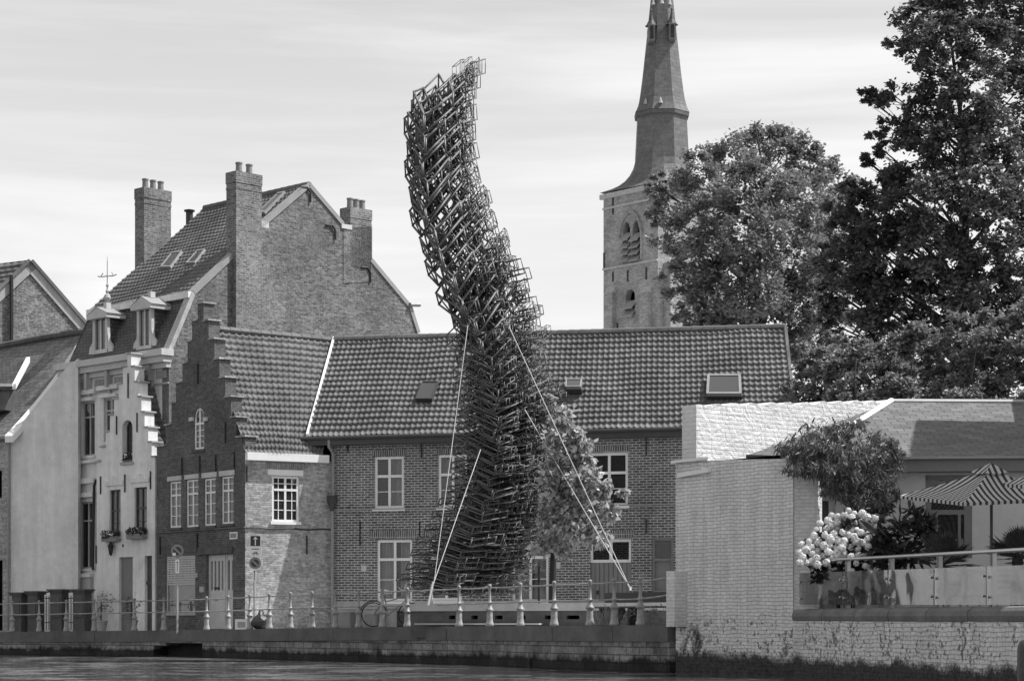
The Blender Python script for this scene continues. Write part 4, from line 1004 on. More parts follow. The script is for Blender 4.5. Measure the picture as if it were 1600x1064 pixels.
# ------------------------------------------------------------------ restaurant: tall painted wall on the water, slate roof, terrace
def line_at(px, a, b):           # plan point where the picture column px meets the line a-b
    k = (px-800)/F; d = b-a; u = (k*a.y-a.x)/(d.x-k*d.y); return a+d*u
rs_ = thing('restaurant', 'restaurant with a tall painted brick wall on the canal and a low grey slate roof', 'restaurant', (T1.x, T1.y, 1))
FT = Fac(tuple(T0+(T1-T0)*.055), tuple(T1))
zt0 = FT.uz(1058, 730)[1]; zt1 = FT.uz(1236, 700)[1]; ztt = (zt0+zt1)/2
wall('canal_wall', FT, [(0, -.8), (FT.L, -.8), (FT.L, 4.42), (FT.L*.30, ztt), (0, ztt)], [], M_['canal_white'], rs_, .5)
print('ZT', zt0, zt1)
# return wall running back from the corner
K1 = T1+Vector((.02, .02)); K2 = Vector(((1278-800)/F*43.25, 43.25)); FK = Fac(tuple(K1), tuple(K2)); FK.n = Vector((FK.d.y, -FK.d.x))
wall('return_wall', FK, [(.0, .6), (FK.L, .6), (FK.L, 4.0), (0, FK.uz(1240, 742)[1])], [], M_['brick_white'], rs_, .4)
# small pier at the quay end
FPi = Fac.px(1043, 46.35, 1060, 46.0); r = FPi.rect(1044, 1057, 892, 985); MB().fbox(FPi, r[0], r[1], 1.0, r[3], -.3, .05).build('end_pier', M_['brick_white'], rs_)
# gutter on top of the wall
m = MB(); m.obox(FT.at(-.02, ztt+.005, .10), FT.at(FT.L*.32, ztt, .1)-FT.at(-.02, ztt, .1), Vector((0, .3, 0)), Vector((0, 0, .06))); m.build('wall_cap', M_['white'], rs_, fix=True)
MB().obox(FT.at(.15, ztt-.32, .004), FT.at(1.2, ztt-.26, .004)-FT.at(.15, ztt-.32, .004), Vector((FT.n.x, FT.n.y, 0))*.08, Vector((0, 0, .09))).build('cable_trunking', M_['white'], rs_, fix=True)
# parapet wall with the rough lit face
FPp = Fac.px(1088, 48.0, 1395, 52.5)
a_, b_ = FPp.uz(1088, 633), FPp.uz(1395, 627); pts = [(0, 1.0), (FPp.L, 1.0)]
n = 46
for k in range(n+1):
    t = 1-k/n; pts.append((FPp.L*t, a_[1]+(b_[1]-a_[1])*t+.035*math.sin(k*1.55)+random.uniform(-.012, .012)))
wall('parapet_wall', FPp, pts, [], M_['rough_white'], rs_, .45)
p0 = FPp.at(0, 0); p1 = Vector(((1070-800)/F*49.6, 49.6, 0))
m = MB(); m.poly([(p0.x, p0.y, 1), (p1.x, p1.y, 1), (p1.x, p1.y, a_[1]-.12), (p0.x-.01, p0.y, a_[1]-.02)]); 
m.build('parapet_side', M_['plaster_pale'], rs_)
# flat top between parapet and the wall
q0 = FT.at(0, ztt-.03); q1 = FT.at(FT.L, ztt-.03); MB().poly([q0, q1, (K2.x, K2.y, ztt-.03), (p1.x+6, 52, ztt-.03), (p1.x, p1.y, ztt-.03)]).build('flat_roof', M_['lead'], rs_)
hside([(q0.x, q0.y), (p1.x, p1.y)], -.5, ztt, 'side_wall', M_['plaster_pale'], rs_)
# slate roof: front slope and left hip
EZ = 4.50
apex = P(1393, 628, 50.2); rdr = Vector((22, 51.0, apex.z+.02))
FR = Fac(((1262-800)/F*44.6, 44.6), (19, 43.4))
fc = Vector((FR.p0.x-.15, FR.p0.y-.35, EZ)); fr_ = Vector((20, 43.0, EZ))
lc = P(1165, 712, 45.0); lc.z = EZ+.1; lcb = Vector((lc.x+.9, 52.0, EZ+.1))
def subpoly(m, a, b, c, d, n=1): m.poly([a, b, c, d])
m = MB(); m.poly([fc, fr_, rdr, apex]); m.build('slate_roof', M_['slate_light'], rs_)
m = MB(); m.poly([lc, fc, apex]); m.poly([lcb, lc, apex]); m.build('hip_slope', M_['slate_light'], rs_, fix=False)
MB().tube([fc+Vector((0, 0, .02)), apex+Vector((0, 0, .03))], .07, 6).build('hip_flashing', M_['white'], rs_)
m = MB(); m.tube([apex+Vector((0, 0, .02)), rdr+Vector((0, 0, .02))], .06, 6); m.build('ridge_cap', M_['offwhite'], rs_)
MB().poly([apex, rdr, (22, 60, EZ-1), (apex.x, 60, EZ-1)]).build('rear_roof', M_['slate_light'], rs_)
m = MB(); m.obox(fc-Vector((.1, .02, .30)), fr_-fc, Vector((0, .5, 0)), Vector((0, 0, .29))); m.build('fascia', M_['midpaint'], rs_, fix=True)
m = MB(); m.obox(fc-Vector((.1, .14, .05)), fr_-fc, Vector((0, .12, 0)), Vector((0, 0, .05))); m.build('gutter', M_['metal_grey'], rs_, fix=True)
m = MB(); m.obox(lc-Vector((.0, 0.1, .1)), fc-lc, Vector((.1, .1, 0)), Vector((0, 0, .12))); m.build('hip_gutter', M_['lead'], rs_, fix=True)
# front wall with a brown framed window
H = []
r = FR.rect(1446, 1519, 742, 872); H.append(rl(r)); g_ = FR.off(-.1); m = MB()
zt = FR.rect(1446, 1519, 742, 800)[2]; W_ = r[1]-r[0]
for a, b, c, d in ((r[0], r[0]+.12, r[2], r[3]), (r[1]-.16, r[1], r[2], r[3]), (r[0], r[1], zt-.05, zt+.05), (r[0], r[1], r[3]-.1, r[3]), (r[0], r[1], r[2], r[2]+.1), (r[0]+W_*.22, r[0]+W_*.27, r[2], zt), (r[0]+W_*.70, r[0]+W_*.76, r[2], zt)): m.fbox(g_, a, b, c, d, 0, .08+.001*a)
w = m.build('window', M_['midpaint'], rs_); MB().poly([g_.at(u, z, .03) for u, z in rl(r)]).build('pane', M_['glass'], w)
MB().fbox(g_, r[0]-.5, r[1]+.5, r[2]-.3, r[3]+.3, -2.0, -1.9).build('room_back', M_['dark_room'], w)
wall('front_wall', FR, [(0, .8), (FR.L, .8), (FR.L, EZ-.05), (0, EZ-.05)], H, M_['plaster_rest'], rs_, .3)
r = FR.rect(1275, 1302, 775, 900); m = MB(); m.fbox(FR, r[0], r[0]+.1, .9, r[3], .002, .06); m.fbox(FR, r[1]-.1, r[1], .9, r[3], .002, .06); m.fbox(FR, r[0], r[1], r[3]-.1, r[3], .061, .07); m.build('door_frame', M_['offwhite'], rs_, fix=True)
MB().fbox(FR, r[0]+.1, r[1]-.1, .9, r[3]-.1, .003, .02).build('door_leaf', M_['darkpaint'], rs_)

# terrace wall, coping and floor
FTer = Fac(tuple(T1), tuple(T3)); tw = thing('terrace_wall', 'white painted canal wall with dark stains and a rounded grey coping under the glass balustrade', 'wall', (T1.x, T1.y, 0))
ztc = 1.15
wall('wall_face', FTer, [(.01, -.8), (FTer.L, -.8), (FTer.L, ztc-.10), (.01, ztc-.0)], [], M_['canal_white'], tw, .5)
m = MB()
pa, pb_ = FTer.at(.02, ztc+.06, -.12), FTer.at(FTer.L, ztc-.06, -.12); n = 26
for k in range(n):
    a = pa.lerp(pb_, k/n); b = pa.lerp(pb_, (k+1)/n-.0006); m.tube([a, b], [.155+.004*random.random()]*2, 12)
m.build('coping', plain('terrace_coping', .16, .8, .25, 2.2, .004), tw)
MB().poly([FTer.at(.1, 1.12, -.2), FTer.at(FTer.L, 1.02, -.2), (22, 20, 1.05), (20, 44.2, 1.12), (FR.p0.x, FR.p0.y+.1, 1.12)]).build('terrace_floor', M_['pave'], tw)

# glass balustrade
bl = thing('glass_balustrade', 'glass panel balustrade with steel posts and a round handrail around the terrace', 'balustrade', FTer.at(.2, 1.2))
fB = FTer.off(-.10)
def bz(px, py): return fB.uz(px, py)
pa = fB.pt(1283, 875.5); pb_ = fB.pt(1600, 858.5); dirr = (pb_-pa); pc = pa+dirr*2.6
MB().tube([pa-dirr*.02, pa, pb_, pc], .032, 8).build('handrail', M_['stainless'], bl, smooth=True)
mid = MB()
for px in (1324, 1392, 1467, 1551, 1650):
    u = fB.uz(px, 900)[0]; t = (u-fB.uz(1283, 900)[0])/(fB.uz(1600, 900)[0]-fB.uz(1283, 900)[0]); zt = pa.z+(pb_.z-pa.z)*t
    m = MB(); m.fbox(fB, u-.05, u+.05, 1.27-.03*t, zt-.03, -.05, -.035); m.fbox(fB, u-.05, u-.035, 1.27-.03*t, zt-.03, -.034, .02); m.fbox(fB, u+.035, u+.05, 1.27-.03*t, zt-.03, -.034, .02); m.fbox(fB, u-.08, u+.08, 1.24-.03*t, 1.27-.03*t, -.09, .05)
    m.build('baluster_post', M_['metal_grey'], bl, fix=True)
gl = fB.off(.06)
for (x0, x1) in ((1250, 1316.5), (1318, 1387), (1389, 1459), (1461, 1541), (1543, 1622), (1624, 1720)):
    u0, u1 = gl.uz(x0, 900)[0], gl.uz(x1, 900)[0]
    def zz(px, py): return gl.uz(px, py)[1]
    tA, tB = zz(x0, 895-(x0-1250)*12.5/350), zz(x1, 895-(x1-1250)*12.5/350); bA, bB = zz(x0, 944.5), zz(x1, 944.5)
    m = MB(); p = gl.at
    m.hexa([p(u0, bA, .012), p(u1, bB, .012), p(u1, bB, 0), p(u0, bA, 0), p(u0, tA, .012), p(u1, tB, .012), p(u1, tB, 0), p(u0, tA, 0)])
    gp_ = m.build('glass_panel', M_['glass_rail'], bl, fix=True)
    m = MB()
    for u in (u0+.07, u1-.07):
        for fz in (.2, .72):
            z = bA+(tA-bA)*fz; m.tube([gl.at(u, z, -.05), gl.at(u, z, .035)], .022, 8)
            m.tube([gl.at(u-.06, z, -.03), gl.at(u+.06, z, -.03)], .009, 6)
    m.build('panel_clamps', M_['stainless'], gp_)

# ------------------------------------------------------------------ parasols
def parasol(label, top, corners, pole_x, vent=True):
    t = thing('striped_parasol', label, 'parasol', (top.x, top.y, 1.1), 'striped parasols on the terrace')
    m = MB(); apx = top
    for i in range(4):
        a, b = corners[i], corners[(i+1) % 4]; L = (b-a).length; n = 8
        for j in range(n):       # rows from eave to top, slightly sagging
            t0, t1 = j/n*.96, (j+1)/n*.96
            def row(tt):
                p = a.lerp(apx, tt); q = b.lerp(apx, tt); mid_ = (p+q)/2-Vector((0, 0, .05*math.sin(math.pi*tt)*1.2)); sag = -.02*math.sin(math.pi*min(tt*1.1, 1))
                p = p+Vector((0, 0, sag)); q = q+Vector((0, 0, sag)); mid_.z += sag; return p, mid_, q
            p0, m0, q0 = row(t0); p1_, m1, q1_ = row(t1)
            def u(tt, s_): return L*(.5+(s_-.5)*(1-tt))+i*.07
            m.poly([p0, m0, m1, p1_], [(u(t0, 0), t0), (u(t0, .5), t0), (u(t1, .5), t1), (u(t1, 0), t1)])
            m.poly([m0, q0, q1_, m1], [(u(t0, .5), t0), (u(t0, 1), t0), (u(t1, 1), t1), (u(t1, .5), t1)])
        # valance
        m.poly([a-Vector((0, 0, .06)), b-Vector((0, 0, .06)), b, a], [(u(0, 0), 0), (u(0, 1), 0), (u(0, 1), .1), (u(0, 0), .1)])
    can = m.build('canopy', M_['stripe'], t)
    if vent:
        m = MB(); ap2 = apx+Vector((0, 0, .11))
        for i in range(4):
            a, b = [apx.lerp(corners[k % 4], .22)+Vector((0, 0, .05)) for k in (i, i+1)]; L = (b-a).length; md = (a+b)/2-Vector((0, 0, .03))
            uu = lambda s_: L*(s_)+.04
            m.poly([a, md, ap2], [(uu(0), 0), (uu(.5), 0), (uu(.5), 1)]); m.poly([md, b, ap2], [(uu(.5), 0), (uu(1), 0), (uu(.5), 1)])
        m.build('vent_cap', M_['stripe'], can)
    c = (corners[0]+corners[1]+corners[2]+corners[3])/4
    MB().tube([Vector((top.x, top.y, 1.08)), top-Vector((0, 0, .02))], .028, 8).build('pole', M_['darkpaint'], t)
    for k in range(4):
        MB().tube([Vector((top.x, top.y, top.z-.55)), corners[k].lerp(apx, .5)-Vector((0, 0, .12))], .012, 5).build('strut', M_['darkpaint'], t)
    return t
tp = P(1549, 732, 39.5)
cs = [P(1404, 774, 40.0), P(1506, 785, 38.2), P(1668, 778, 39.0), P(1590, 766, 41.0)]
parasol('striped square parasol with a small vent cap standing over the terrace', tp, cs, 1551)
tp2 = P(1700, 706, 36.2)
cs2 = [P(1567, 755, 36.6), P(1672, 765, 34.8), P(1840, 755, 35.8), P(1740, 746, 37.6)]
parasol('striped parasol cut off by the right edge, its pale corner overlapping the other one', tp2, cs2, 1700)

# ------------------------------------------------------------------ terrace furniture behind the glass
def cloth_table(px, d, label):
    c = P(px, 900, d); t = thing('cloth_table', label, 'table', (c.x, c.y, 1.1), 'covered tables on the terrace')
    m = MB(); n = 32; V = []
    for k in range(n):
        a = 2*math.pi*k/n; sq = .42/max(abs(math.cos(a)), abs(math.sin(a))); w_ = .05*math.sin(a*8)
        V.append((c.x+sq*math.cos(a), c.y+sq*math.sin(a), 1.86)); V.append((c.x+(sq+.06+w_)*math.cos(a), c.y+(sq+.06+w_)*math.sin(a), 1.22))
    m.v = V
    for k in range(n): k2 = (k+1) % n; m.f.append((2*k+1, 2*k2+1, 2*k2, 2*k))
    m.f.append(tuple(2*k for k in range(n))); m.build('tablecloth', M_['plaster_grey'], t, fix=True)
    m = MB(); m.box(c.x-.4, c.x+.4, c.y-.4, c.y+.4, 1.82, 1.85); m.build('tabletop', M_['darkpaint'], t)
def chair(px, d, rot, label):
    c = P(px, 900, d); t = thing('terrace_chair', label, 'chair', (c.x, c.y, 1.1), 'dark chairs on the terrace')
    cr, sr = math.cos(rot), math.sin(rot)
    def q(x, y, z): return Vector((c.x+x*cr-y*sr, c.y+x*sr+y*cr, 1.1+z))
    for sx in (-.2, .2):
        for sy, h in ((-.2, .44), (.2, .88)): MB().tube([q(sx, sy, 0), q(sx, sy, h)], .018, 6).build('leg', M_['midpaint'], t)
    MB().hexa([q(-.23, -.23, .44), q(.23, -.23, .44), q(.23, .23, .44), q(-.23, .23, .44), q(-.23, -.23, .48), q(.23, -.23, .48), q(.23, .23, .48), q(-.23, .23, .48)]).build('seat', M_['midpaint'], t)
    m = MB()
    for z in (.56, .66, .76, .85): m.hexa([q(-.18, .19, z), q(.18, .19, z), q(.18, .21, z), q(-.18, .21, z), q(-.18, .19, z+.05), q(.18, .19, z+.05), q(.18, .21, z+.05), q(-.18, .21, z+.05)])
    m.build('backrest', M_['midpaint'], t)
for px, d, l in ((1306, 44.0, 'covered table nearest the tall painted wall, seen through the glass'), (1380, 42.2, 'covered table below the hydrangea, seen through the second glass panel'), (1440, 40.9, 'covered table in front of the small palm, seen through the glass')): cloth_table(px, d, l)
for px, d, r_, l in ((1340, 42.8, .3, 'dark chair between the first two covered tables'), (1416, 41.0, -.5, 'dark chair right of the second covered table'), (1506, 38.4, .8, 'dark chair behind the widest lit glass panel'), (1570, 37.0, 2.6, 'dark chair under the parasol at the right edge')): chair(px, d, r_, l)

# ------------------------------------------------------------------ church tower
DT = 220.0
th_ = thing('church_tower', 'square brick church tower with a tall eight sided slate spire', 'church tower', ((1034-800)/F*DT, DT, .8))
cx = (1034-800)/F*DT; px2m = DT/F
Cn = Vector(((1028-800)/F*(DT-6), DT-6)); Lf = Vector(((943-800)/F*DT, DT)); Rt = Vector((2*cx-Lf.x+.6, DT+.4)); Bk = Vector((cx+.2, DT+6.2))
FTl = Fac(tuple(Lf), tuple(Cn)); FTr = Fac(tuple(Cn), tuple(Rt))
ztw = ZC+(HY-305)*px2m
H = []
bigr = FTl.rect(970, 1001, 344, 408); 
Hb = []
for x0, x1, y0, y1 in ((973, 984.5, 347, 404), (988, 1000, 345, 404), (977, 992, 452, 492)):
    r = FTl.rect(x0, x1, y0, y1); Hb.append(arch(r, x0 < 976 or 987 < x0)); 
wall('front_wall', FTl, [(0, .5), (FTl.L, .5), (FTl.L, ztw), (0, ztw)], Hb, M_['brick_tower'], th_, .8)
wall('sunlit_wall', FTr, [(0, .5), (FTr.L, .5), (FTr.L, ztw), (0, ztw)], [], M_['brick_tower'], th_, .8)
hside([tuple(Rt), tuple(Bk), tuple(Lf)], .5, ztw, 'rear_wall', M_['brick_tower'], th_)
MB().fbox(FTl, 1, FTl.L-1, 20, ztw-.5, -1.6, -1.5).build('belfry_back', M_['dark_room'], th_)
for x0, x1, ys in ((972, 985.5, (366, 378, 388, 398)), (987, 1001, (366, 377, 387, 397)), (976, 993, (472, 484))):
    m = MB()
    for y in ys:
        r = FTl.rect(x0, x1, y-2, y+2); m.hexa([FTl.at(r[0], r[3]-.9, .55), FTl.at(r[1], r[3]-.9, .55), FTl.at(r[1], r[3], -.3), FTl.at(r[0], r[3], -.3), FTl.at(r[0], r[3]-.82, .55), FTl.at(r[1], r[3]-.82, .55), FTl.at(r[1], r[3]+.08, -.3), FTl.at(r[0], r[3]+.08, -.3)])
    m.build('louvres', M_['zinc'], th_, fix=True)
m = MB()      # moulded pointed arch around the pair
al = arch(FTl.rect(968, 1003, 331, 408), True, 10)[1:]; al = al+[]
m.tube([FTl.at(u, z, .08) for u, z in al], .16, 6); m.build('belfry_arch', M_['brick_tower'], th_)
for y in (326, 420):
    band(FTl, 943, 1028, y, y+3, .18, 'stone', th_); 
for x0, x1 in ((949, 962), (1004, 1018)):
    r = FTl.rect(x0, x1, 458, 560); MB().fbox(FTl, r[0], r[1], .5, r[3], .0, .5).build('pilaster', M_['brick_tower'], th_)
    MB().hexa([FTl.at(r[0], r[3], .5), FTl.at(r[1], r[3], .5), FTl.at(r[1], r[3], 0), FTl.at(r[0], r[3], 0), FTl.at(r[0], r[3]+.05, .45), FTl.at(r[1], r[3]+.05, .45), FTl.at(r[1], r[3]+.7, 0.001), FTl.at(r[0], r[3]+.7, 0.001)]).build('pilaster_cap', M_['stone'], th_)
anchors(FTl, [(958, 308, 335), (958, 425, 440), (981, 422, 440), (1010, 418, 437), (1005, 505, 515), (965, 505, 515), (944, 395, 420)], th_, .22)
m = MB(); m.fbox(FTl, -.3, FTl.L, ztw-.5, ztw, .0, .3); m.build('cornice', M_['stone'], th_)
m = MB(); m.fbox(FTr, 0, FTr.L+.3, ztw-.5, ztw, .0, .3); m.build('cornice', M_['stone'], th_)
m = MB(); m.fbox(FTr, FTr.L*.08, FTr.L*.2, .5, ZC+(HY-425)*px2m, .001, 1.0); m.build('buttress', M_['brick_tower'], th_)
# spire: rings of 16, square at the eave blending to octagon
rings = [(302, 97, 1), (299.5, 90, 1), (296, 79, .9), (291, 69, .72), (284, 60, .5), (275, 53, .28), (265, 48, .12), (254, 45, .04), (243, 44, 0), (225, 43, 0), (205, 42, 0), (189, 41, 0)]
def ring(y, Rr, sq, rz_=0):
    z = ZC+(HY-y)*px2m; out = []
    for k in range(16):
        a = 2*math.pi*k/16-math.pi/2
        oc = Rr if k % 2 else Rr*.924
        if sq:
            C = Rr; s_ = C if k % 4 == 0 else (C*.765 if k % 2 else C*.707); rad = oc*(1-sq)+s_*sq
        else: rad = oc
        out.append(Vector((cx+rad*px2m*math.cos(a), DT+rad*px2m*math.sin(a), z)))
    return out
def loft(rs, name, mat, parent):
    m = MB()
    for a, b in zip(rs, rs[1:]):
        for k in range(16): m.poly([a[k], a[(k+1) % 16], b[(k+1) % 16], b[k]])
    return m.build(name, mat, parent)
loft([ring(*r_) for r_ in rings], 'bell_roof', M_['slate_spire'], th_)
loft([ring(y, r_, 0) for y, r_ in ((189, 41), (186, 41.5), (185.5, 44.5), (180, 45), (179.5, 41))], 'spire_ring', M_['stone_dark'], th_)
sp_ = loft([ring(y, r_, 0) for y, r_ in ((179.6, 45.5), (176, 43.5), (170, 41), (160, 38), (145, 35.5), (120, 32), (60, 25), (0, 18.5), (-120, 5), (-150, 1), (-175, .3))], 'spire', M_['slate_spire'], th_)
for k, y, s_ in ((-3, 62, 1), (3, 62, 1), (13, 62, 1)):
    pass
for (x, yb, yt, dy) in ((1018, 66, 16, -3.5), (1050, 64, 14, -3.3)):
    dd_ = DT+dy*.55; c = P(x, yb, dd_); hh = (yb-yt)*px2m; m = MB()
    m.box(c.x-.34, c.x+.34, c.y-.5, c.y+2.0, c.z, c.z+hh*.5); d = m.build('lucarne', M_['slate_spire'], th_)
    MB().box(c.x-.17, c.x+.17, c.y-.52, c.y-.501, c.z+hh*.06, c.z+hh*.46).build('opening', M_['dark_room'], d)
    MB().lathe((c.x, c.y+.2, c.z+hh*.5), [(.68, 0), (.5, .15), (.3, .55), (.17, 1.0), (.08, 1.5), (.12, 1.55), (.12, 1.65), (.02, 1.8)], 8).build('lucarne_roof', M_['lead'], d)
for x, y, dy in ((1009, 163, -1.4), (1032, 161, -2.3), (1056, 163, -1.4), (1021, 8, -1), (1034, 6, -1.6), (1046, 8, -1)):
    c = P(x, y, DT+dy-(.35 if y > 100 else .0)); MB().lathe(c, [(.25, 0), (.2, .1), (.12, .4), (.02, .6)], 6).build('hip_knob', M_['stone'], th_)

# ------------------------------------------------------------------ neighbouring house to the right: its shade falls on the terrace
FN = Fac((14.0, 34.0), (14.05, 48.0)); FN.n = Vector((-1, 0))
nh = thing('neighbour_house', 'brick house standing right of the terrace, outside the picture, shading it', 'house', (14, 34, .9))
NH = [rl((u, u+1.0, z, z+1.7)) for u in (1.5, 4.5, 7.5, 10.5) for z in (1.9, 5.4, 8.6)]
wall('side_wall', FN, [(0, .5), (14, .5), (14, 12.7), (0, 13.6)], NH, M_['brick_side'], nh, .3)
MB().fbox(FN, .4, 13.6, .6, 12.3, -.9, -.8).build('room_back', M_['dark_room'], nh)
MB().box(14.31, 21, 34, 34.3, .5, 13.5).build('front_wall', M_['brick_side'], nh)
MB().box(14.31, 21, 47.7, 48, .5, 12.6).build('rear_wall', M_['brick_side'], nh)
MB().hexa([(13.8, 33.8, 13.62), (21, 33.8, 13.62), (21, 48.2, 12.72), (13.8, 48.2, 12.72), (13.8, 33.8, 13.75), (21, 33.8, 13.75), (21, 48.2, 12.85), (13.8, 48.2, 12.85)]).build('roof', M_['lead'], nh)
MB().box(14.2, 21, 48.01, 53, .5, 10.0).build('rear_wing', M_['brick_side'], nh)

# ------------------------------------------------------------------ the sculpture
KX = [  # y of the near corner, corner x, left tip, right tip (picture columns and rows)
 (205, 664, 641, 160, 757, 112), (262, 662, 634, 214, 747, 172), (355, 672, 639, 303, 753, 252), (430, 700, 662, 386, 778, 326), (508, 738, 698, 466, 812, 400),
 (565, 765, 718, 528, 842, 470), (622, 776, 731, 590, 866, 556), (700, 777, 733, 672, 884, 655), (780, 765, 724, 755, 880, 752), (840, 740, 692, 818, 862, 828), (890, 712, 660, 872, 838, 884), (944, 680, 630, 930, 812, 940)]
def kinterp(y):
    for a, b in zip(KX, KX[1:]):
        if y <= b[0]: break
    t = (y-a[0])/(b[0]-a[0]); return [a[k]+(b[k]-a[k])*t for k in range(6)]
DS = 59.0
ys = []; y = 205.0
while y < 936:
    ys.append(y); y += (36 if y < 430 else 36-(y-430)*.075 if y < 660 else 18.6)
sc_ = thing('stacked_frame_sculpture', 'tall curved tower of stacked dark steel box frames leaning like a tail over the square', 'sculpture', P(735, 950, DS))
class Bars:
    def __init__(s): s.v = []; s.f = []
    def bar(s, a, b, w):
        d = b-a; L = d.length
        if L < 1e-4: return
        d = d/L; r_ = Vector((0, 0, 1)) if abs(d.z) < .8 else Vector((1, 0, 0)); u = d.cross(r_).normalized()*w*.5; v = d.cross(u).normalized()*w*.5
        a = a-d*w*.5; b = b+d*w*.5; i = len(s.v)
        s.v += [a-u-v, a+u-v, a+u+v, a-u+v, b-u-v, b+u-v, b+u+v, b-u+v]
        for f in ((3,2,1,0),(4,5,6,7),(0,1,5,4),(1,2,6,5),(2,3,7,6),(3,0,4,7)): s.f.append(tuple(i+k for k in f))
    def cage(s, o, a, b, c, w, diag=0):
        p = [o, o+a, o+a+b, o+b]; q_ = [x+c for x in p]
        for k in range(4): s.bar(p[k], p[(k+1) % 4], w); s.bar(q_[k], q_[(k+1) % 4], w); s.bar(p[k], q_[k], w)
        if diag & 1: s.bar(p[0], q_[3], w*.7)
        if diag & 2: s.bar(p[1], q_[2], w*.7)
        if diag & 4: s.bar(p[3], q_[2], w*.7)
    def build(s, name, mat, parent):
        return npmesh(name, np.array([tuple(x) for x in s.v]), s.f, mat, parent)
rest = Bars(); nfr = 0
for i, yk in enumerate(ys):
    cy, cx_, lx, ly, rx, ry = kinterp(yk); cy = yk
    dy_ = (ys[i+1]-yk) if i+1 < len(ys) else 18
    ppm = F/DS; t = (yk-205)/731.0
    C = P(cx_, cy, DS)
    Rv = Vector(((rx-cx_)/ppm, 0, (cy-ry)/ppm)); Lv = Vector(((lx-cx_)/ppm, 0, (cy-ly)/ppm))
    if t < .5: Rv.x *= .90; Lv.x *= .86
    # depth: the arms open backwards
    Rv.y = .75*Rv.x*(1-.6*max(0, t-.75)/.25); Lv.y = (1.25 if t < .6 else 1.25+1.5*(t-.6))*abs(Lv.x)+.35
    nxt = kinterp(min(yk+dy_, 943)); up_ = Vector(((cx_-nxt[1])/ppm*.55, .02, dy_/ppm)).normalized()
    hgt = dy_/ppm
    sg = (1 if i % 2 else -1)
    def rotz(v, a): return Vector((v.x*math.cos(a)-v.y*math.sin(a), v.x*math.sin(a)+v.y*math.cos(a), v.z))
    C = C+Vector((sg*(.03 if t < .45 else .06), -sg*.05, 0)); Rv = rotz(Rv, R(sg*(4 if t < .7 else 2.5))); Lv = rotz(Lv, R(sg*(5 if t < .55 else 1.2)))
    jr = lambda a: random.uniform(-a, a)
    # right arm: boxes shrinking towards the thin tip
    base_w = .050 if t < .5 else .033
    segs = [(0.0, .46, 1.0, 1.0, 1.0), (.30, .40, .92, .8, .85), (.50, .30, .80, .62, .6), (.64, .26, .74, .45, .45), (.74, .26, .85, .34, .38)]
    if t > .62: segs = [(0.0, .34, .80, 1.0, 1.0), (.30, .26, .74, .85, .9), (.5, .24, .7, .7, .75), (.68, .2, .66, .5, .55), (.84, .16, .62, .4, .42)]
    rows = [0.0, .5, 1.0] if t > .42 else [0.0, .85]
    for ri, s_ in enumerate(rows):
        for si, (f0, fl, fh, fd, fw) in enumerate(segs):
            if ri and si == 4 and t < .6: 
                if ri == 2: continue
            o = C+Lv*s_*(1-(.85 if t < .45 else .3)*f0)+Rv*f0+Vector((jr(.03), ri*.12, jr(.03)-hgt*(.5 if ri == 1 else 0)))
            if si >= 2: o = o+up_*hgt*(.12*si)*(1 if t < .6 else .3)
            a = Rv*fl*(1+jr(.12))+Vector((0, jr(.15), jr(.05))); b = Lv*(.52*fd*(1+jr(.15))); c = up_*hgt*fh*(.66 if t < .6 else .70)
            ja = R(random.uniform(-7, 7)); a = rotz(a, ja); b = rotz(b, ja*(1 if t < .55 else .2)); o = o+Vector((0, .10*si, -.05*hgt*si if t > .5 else 0))
            w = base_w*fw*(1 if ri == 0 else .9)
            dg = 0
            if si == 0 and t < .65: dg = 1 | (2 if i % 2 else 0)
            elif ri == 2: dg = 4
            elif si == 1 and i % 2: dg = 4
            if ri == 0 and nfr < 100 and si < 3:
                bb = Bars(); bb.cage(o, a, b, c, w, dg); bb.build('box_frame', M_['steel'], sc_); nfr += 1
            else: rest.cage(o, a, b, c, w, dg)
            if t > .42 and (ri == 1 or t > .6):   # an inner, smaller cage
                rest.cage(o+a*.12+c*.3+Vector((0, .2, 0)), a*.8, b*.9, c*.9, w*.7, 4 if random.random() < .4 else 0)
    # left arm: cages pointing to the left tip, their braced ends form the zigzag outline
    for k, f0 in enumerate((.0, .48)):
        o = C+Lv*f0+Vector((jr(.02), 0, jr(.02)))
        rest.cage(o-Rv*.02, Lv*.54, Vector((Rv.x*.16, Rv.y*.3+.3, Rv.z*.16)), up_*hgt*.8, base_w*(.95 if t < .6 else .8), 1 | 2 | 4 if k else 4)
    # deep centre fill
    for k in range(2 if t < .5 else 5):
        f0, s_ = random.uniform(.02, .5), random.uniform(.1, .9)
        rest.cage(C+Lv*s_+Rv*f0+Vector((0, random.uniform(.2, 1.0), random.uniform(-.1, .3)*hgt)), Rv*random.uniform(.2, .35), Lv*random.uniform(.3, .6), up_*hgt*random.uniform(.5, .8), base_w*.75, random.choice((0, 1, 2, 4)))
    for k in range(0 if t < .35 else 9):
        f0, s_ = random.uniform(0, .85), random.choice((0, 0, .3, .6))
        o = C+Lv*s_+Rv*f0+up_*hgt*random.uniform(-.5, .5)+Vector((0, random.uniform(-.22, .1), 0)); e_ = random.uniform(.16, .34); an = R(random.choice((-38, -25, 12, 35)))
        rest.cage(o, Vector((math.cos(an), math.sin(an), .28*(1-t)))*e_*1.5, Vector((-math.sin(an), math.cos(an), .2))*e_, up_*hgt*random.uniform(.6, .95), .024, random.choice((0, 0, 1, 4)))
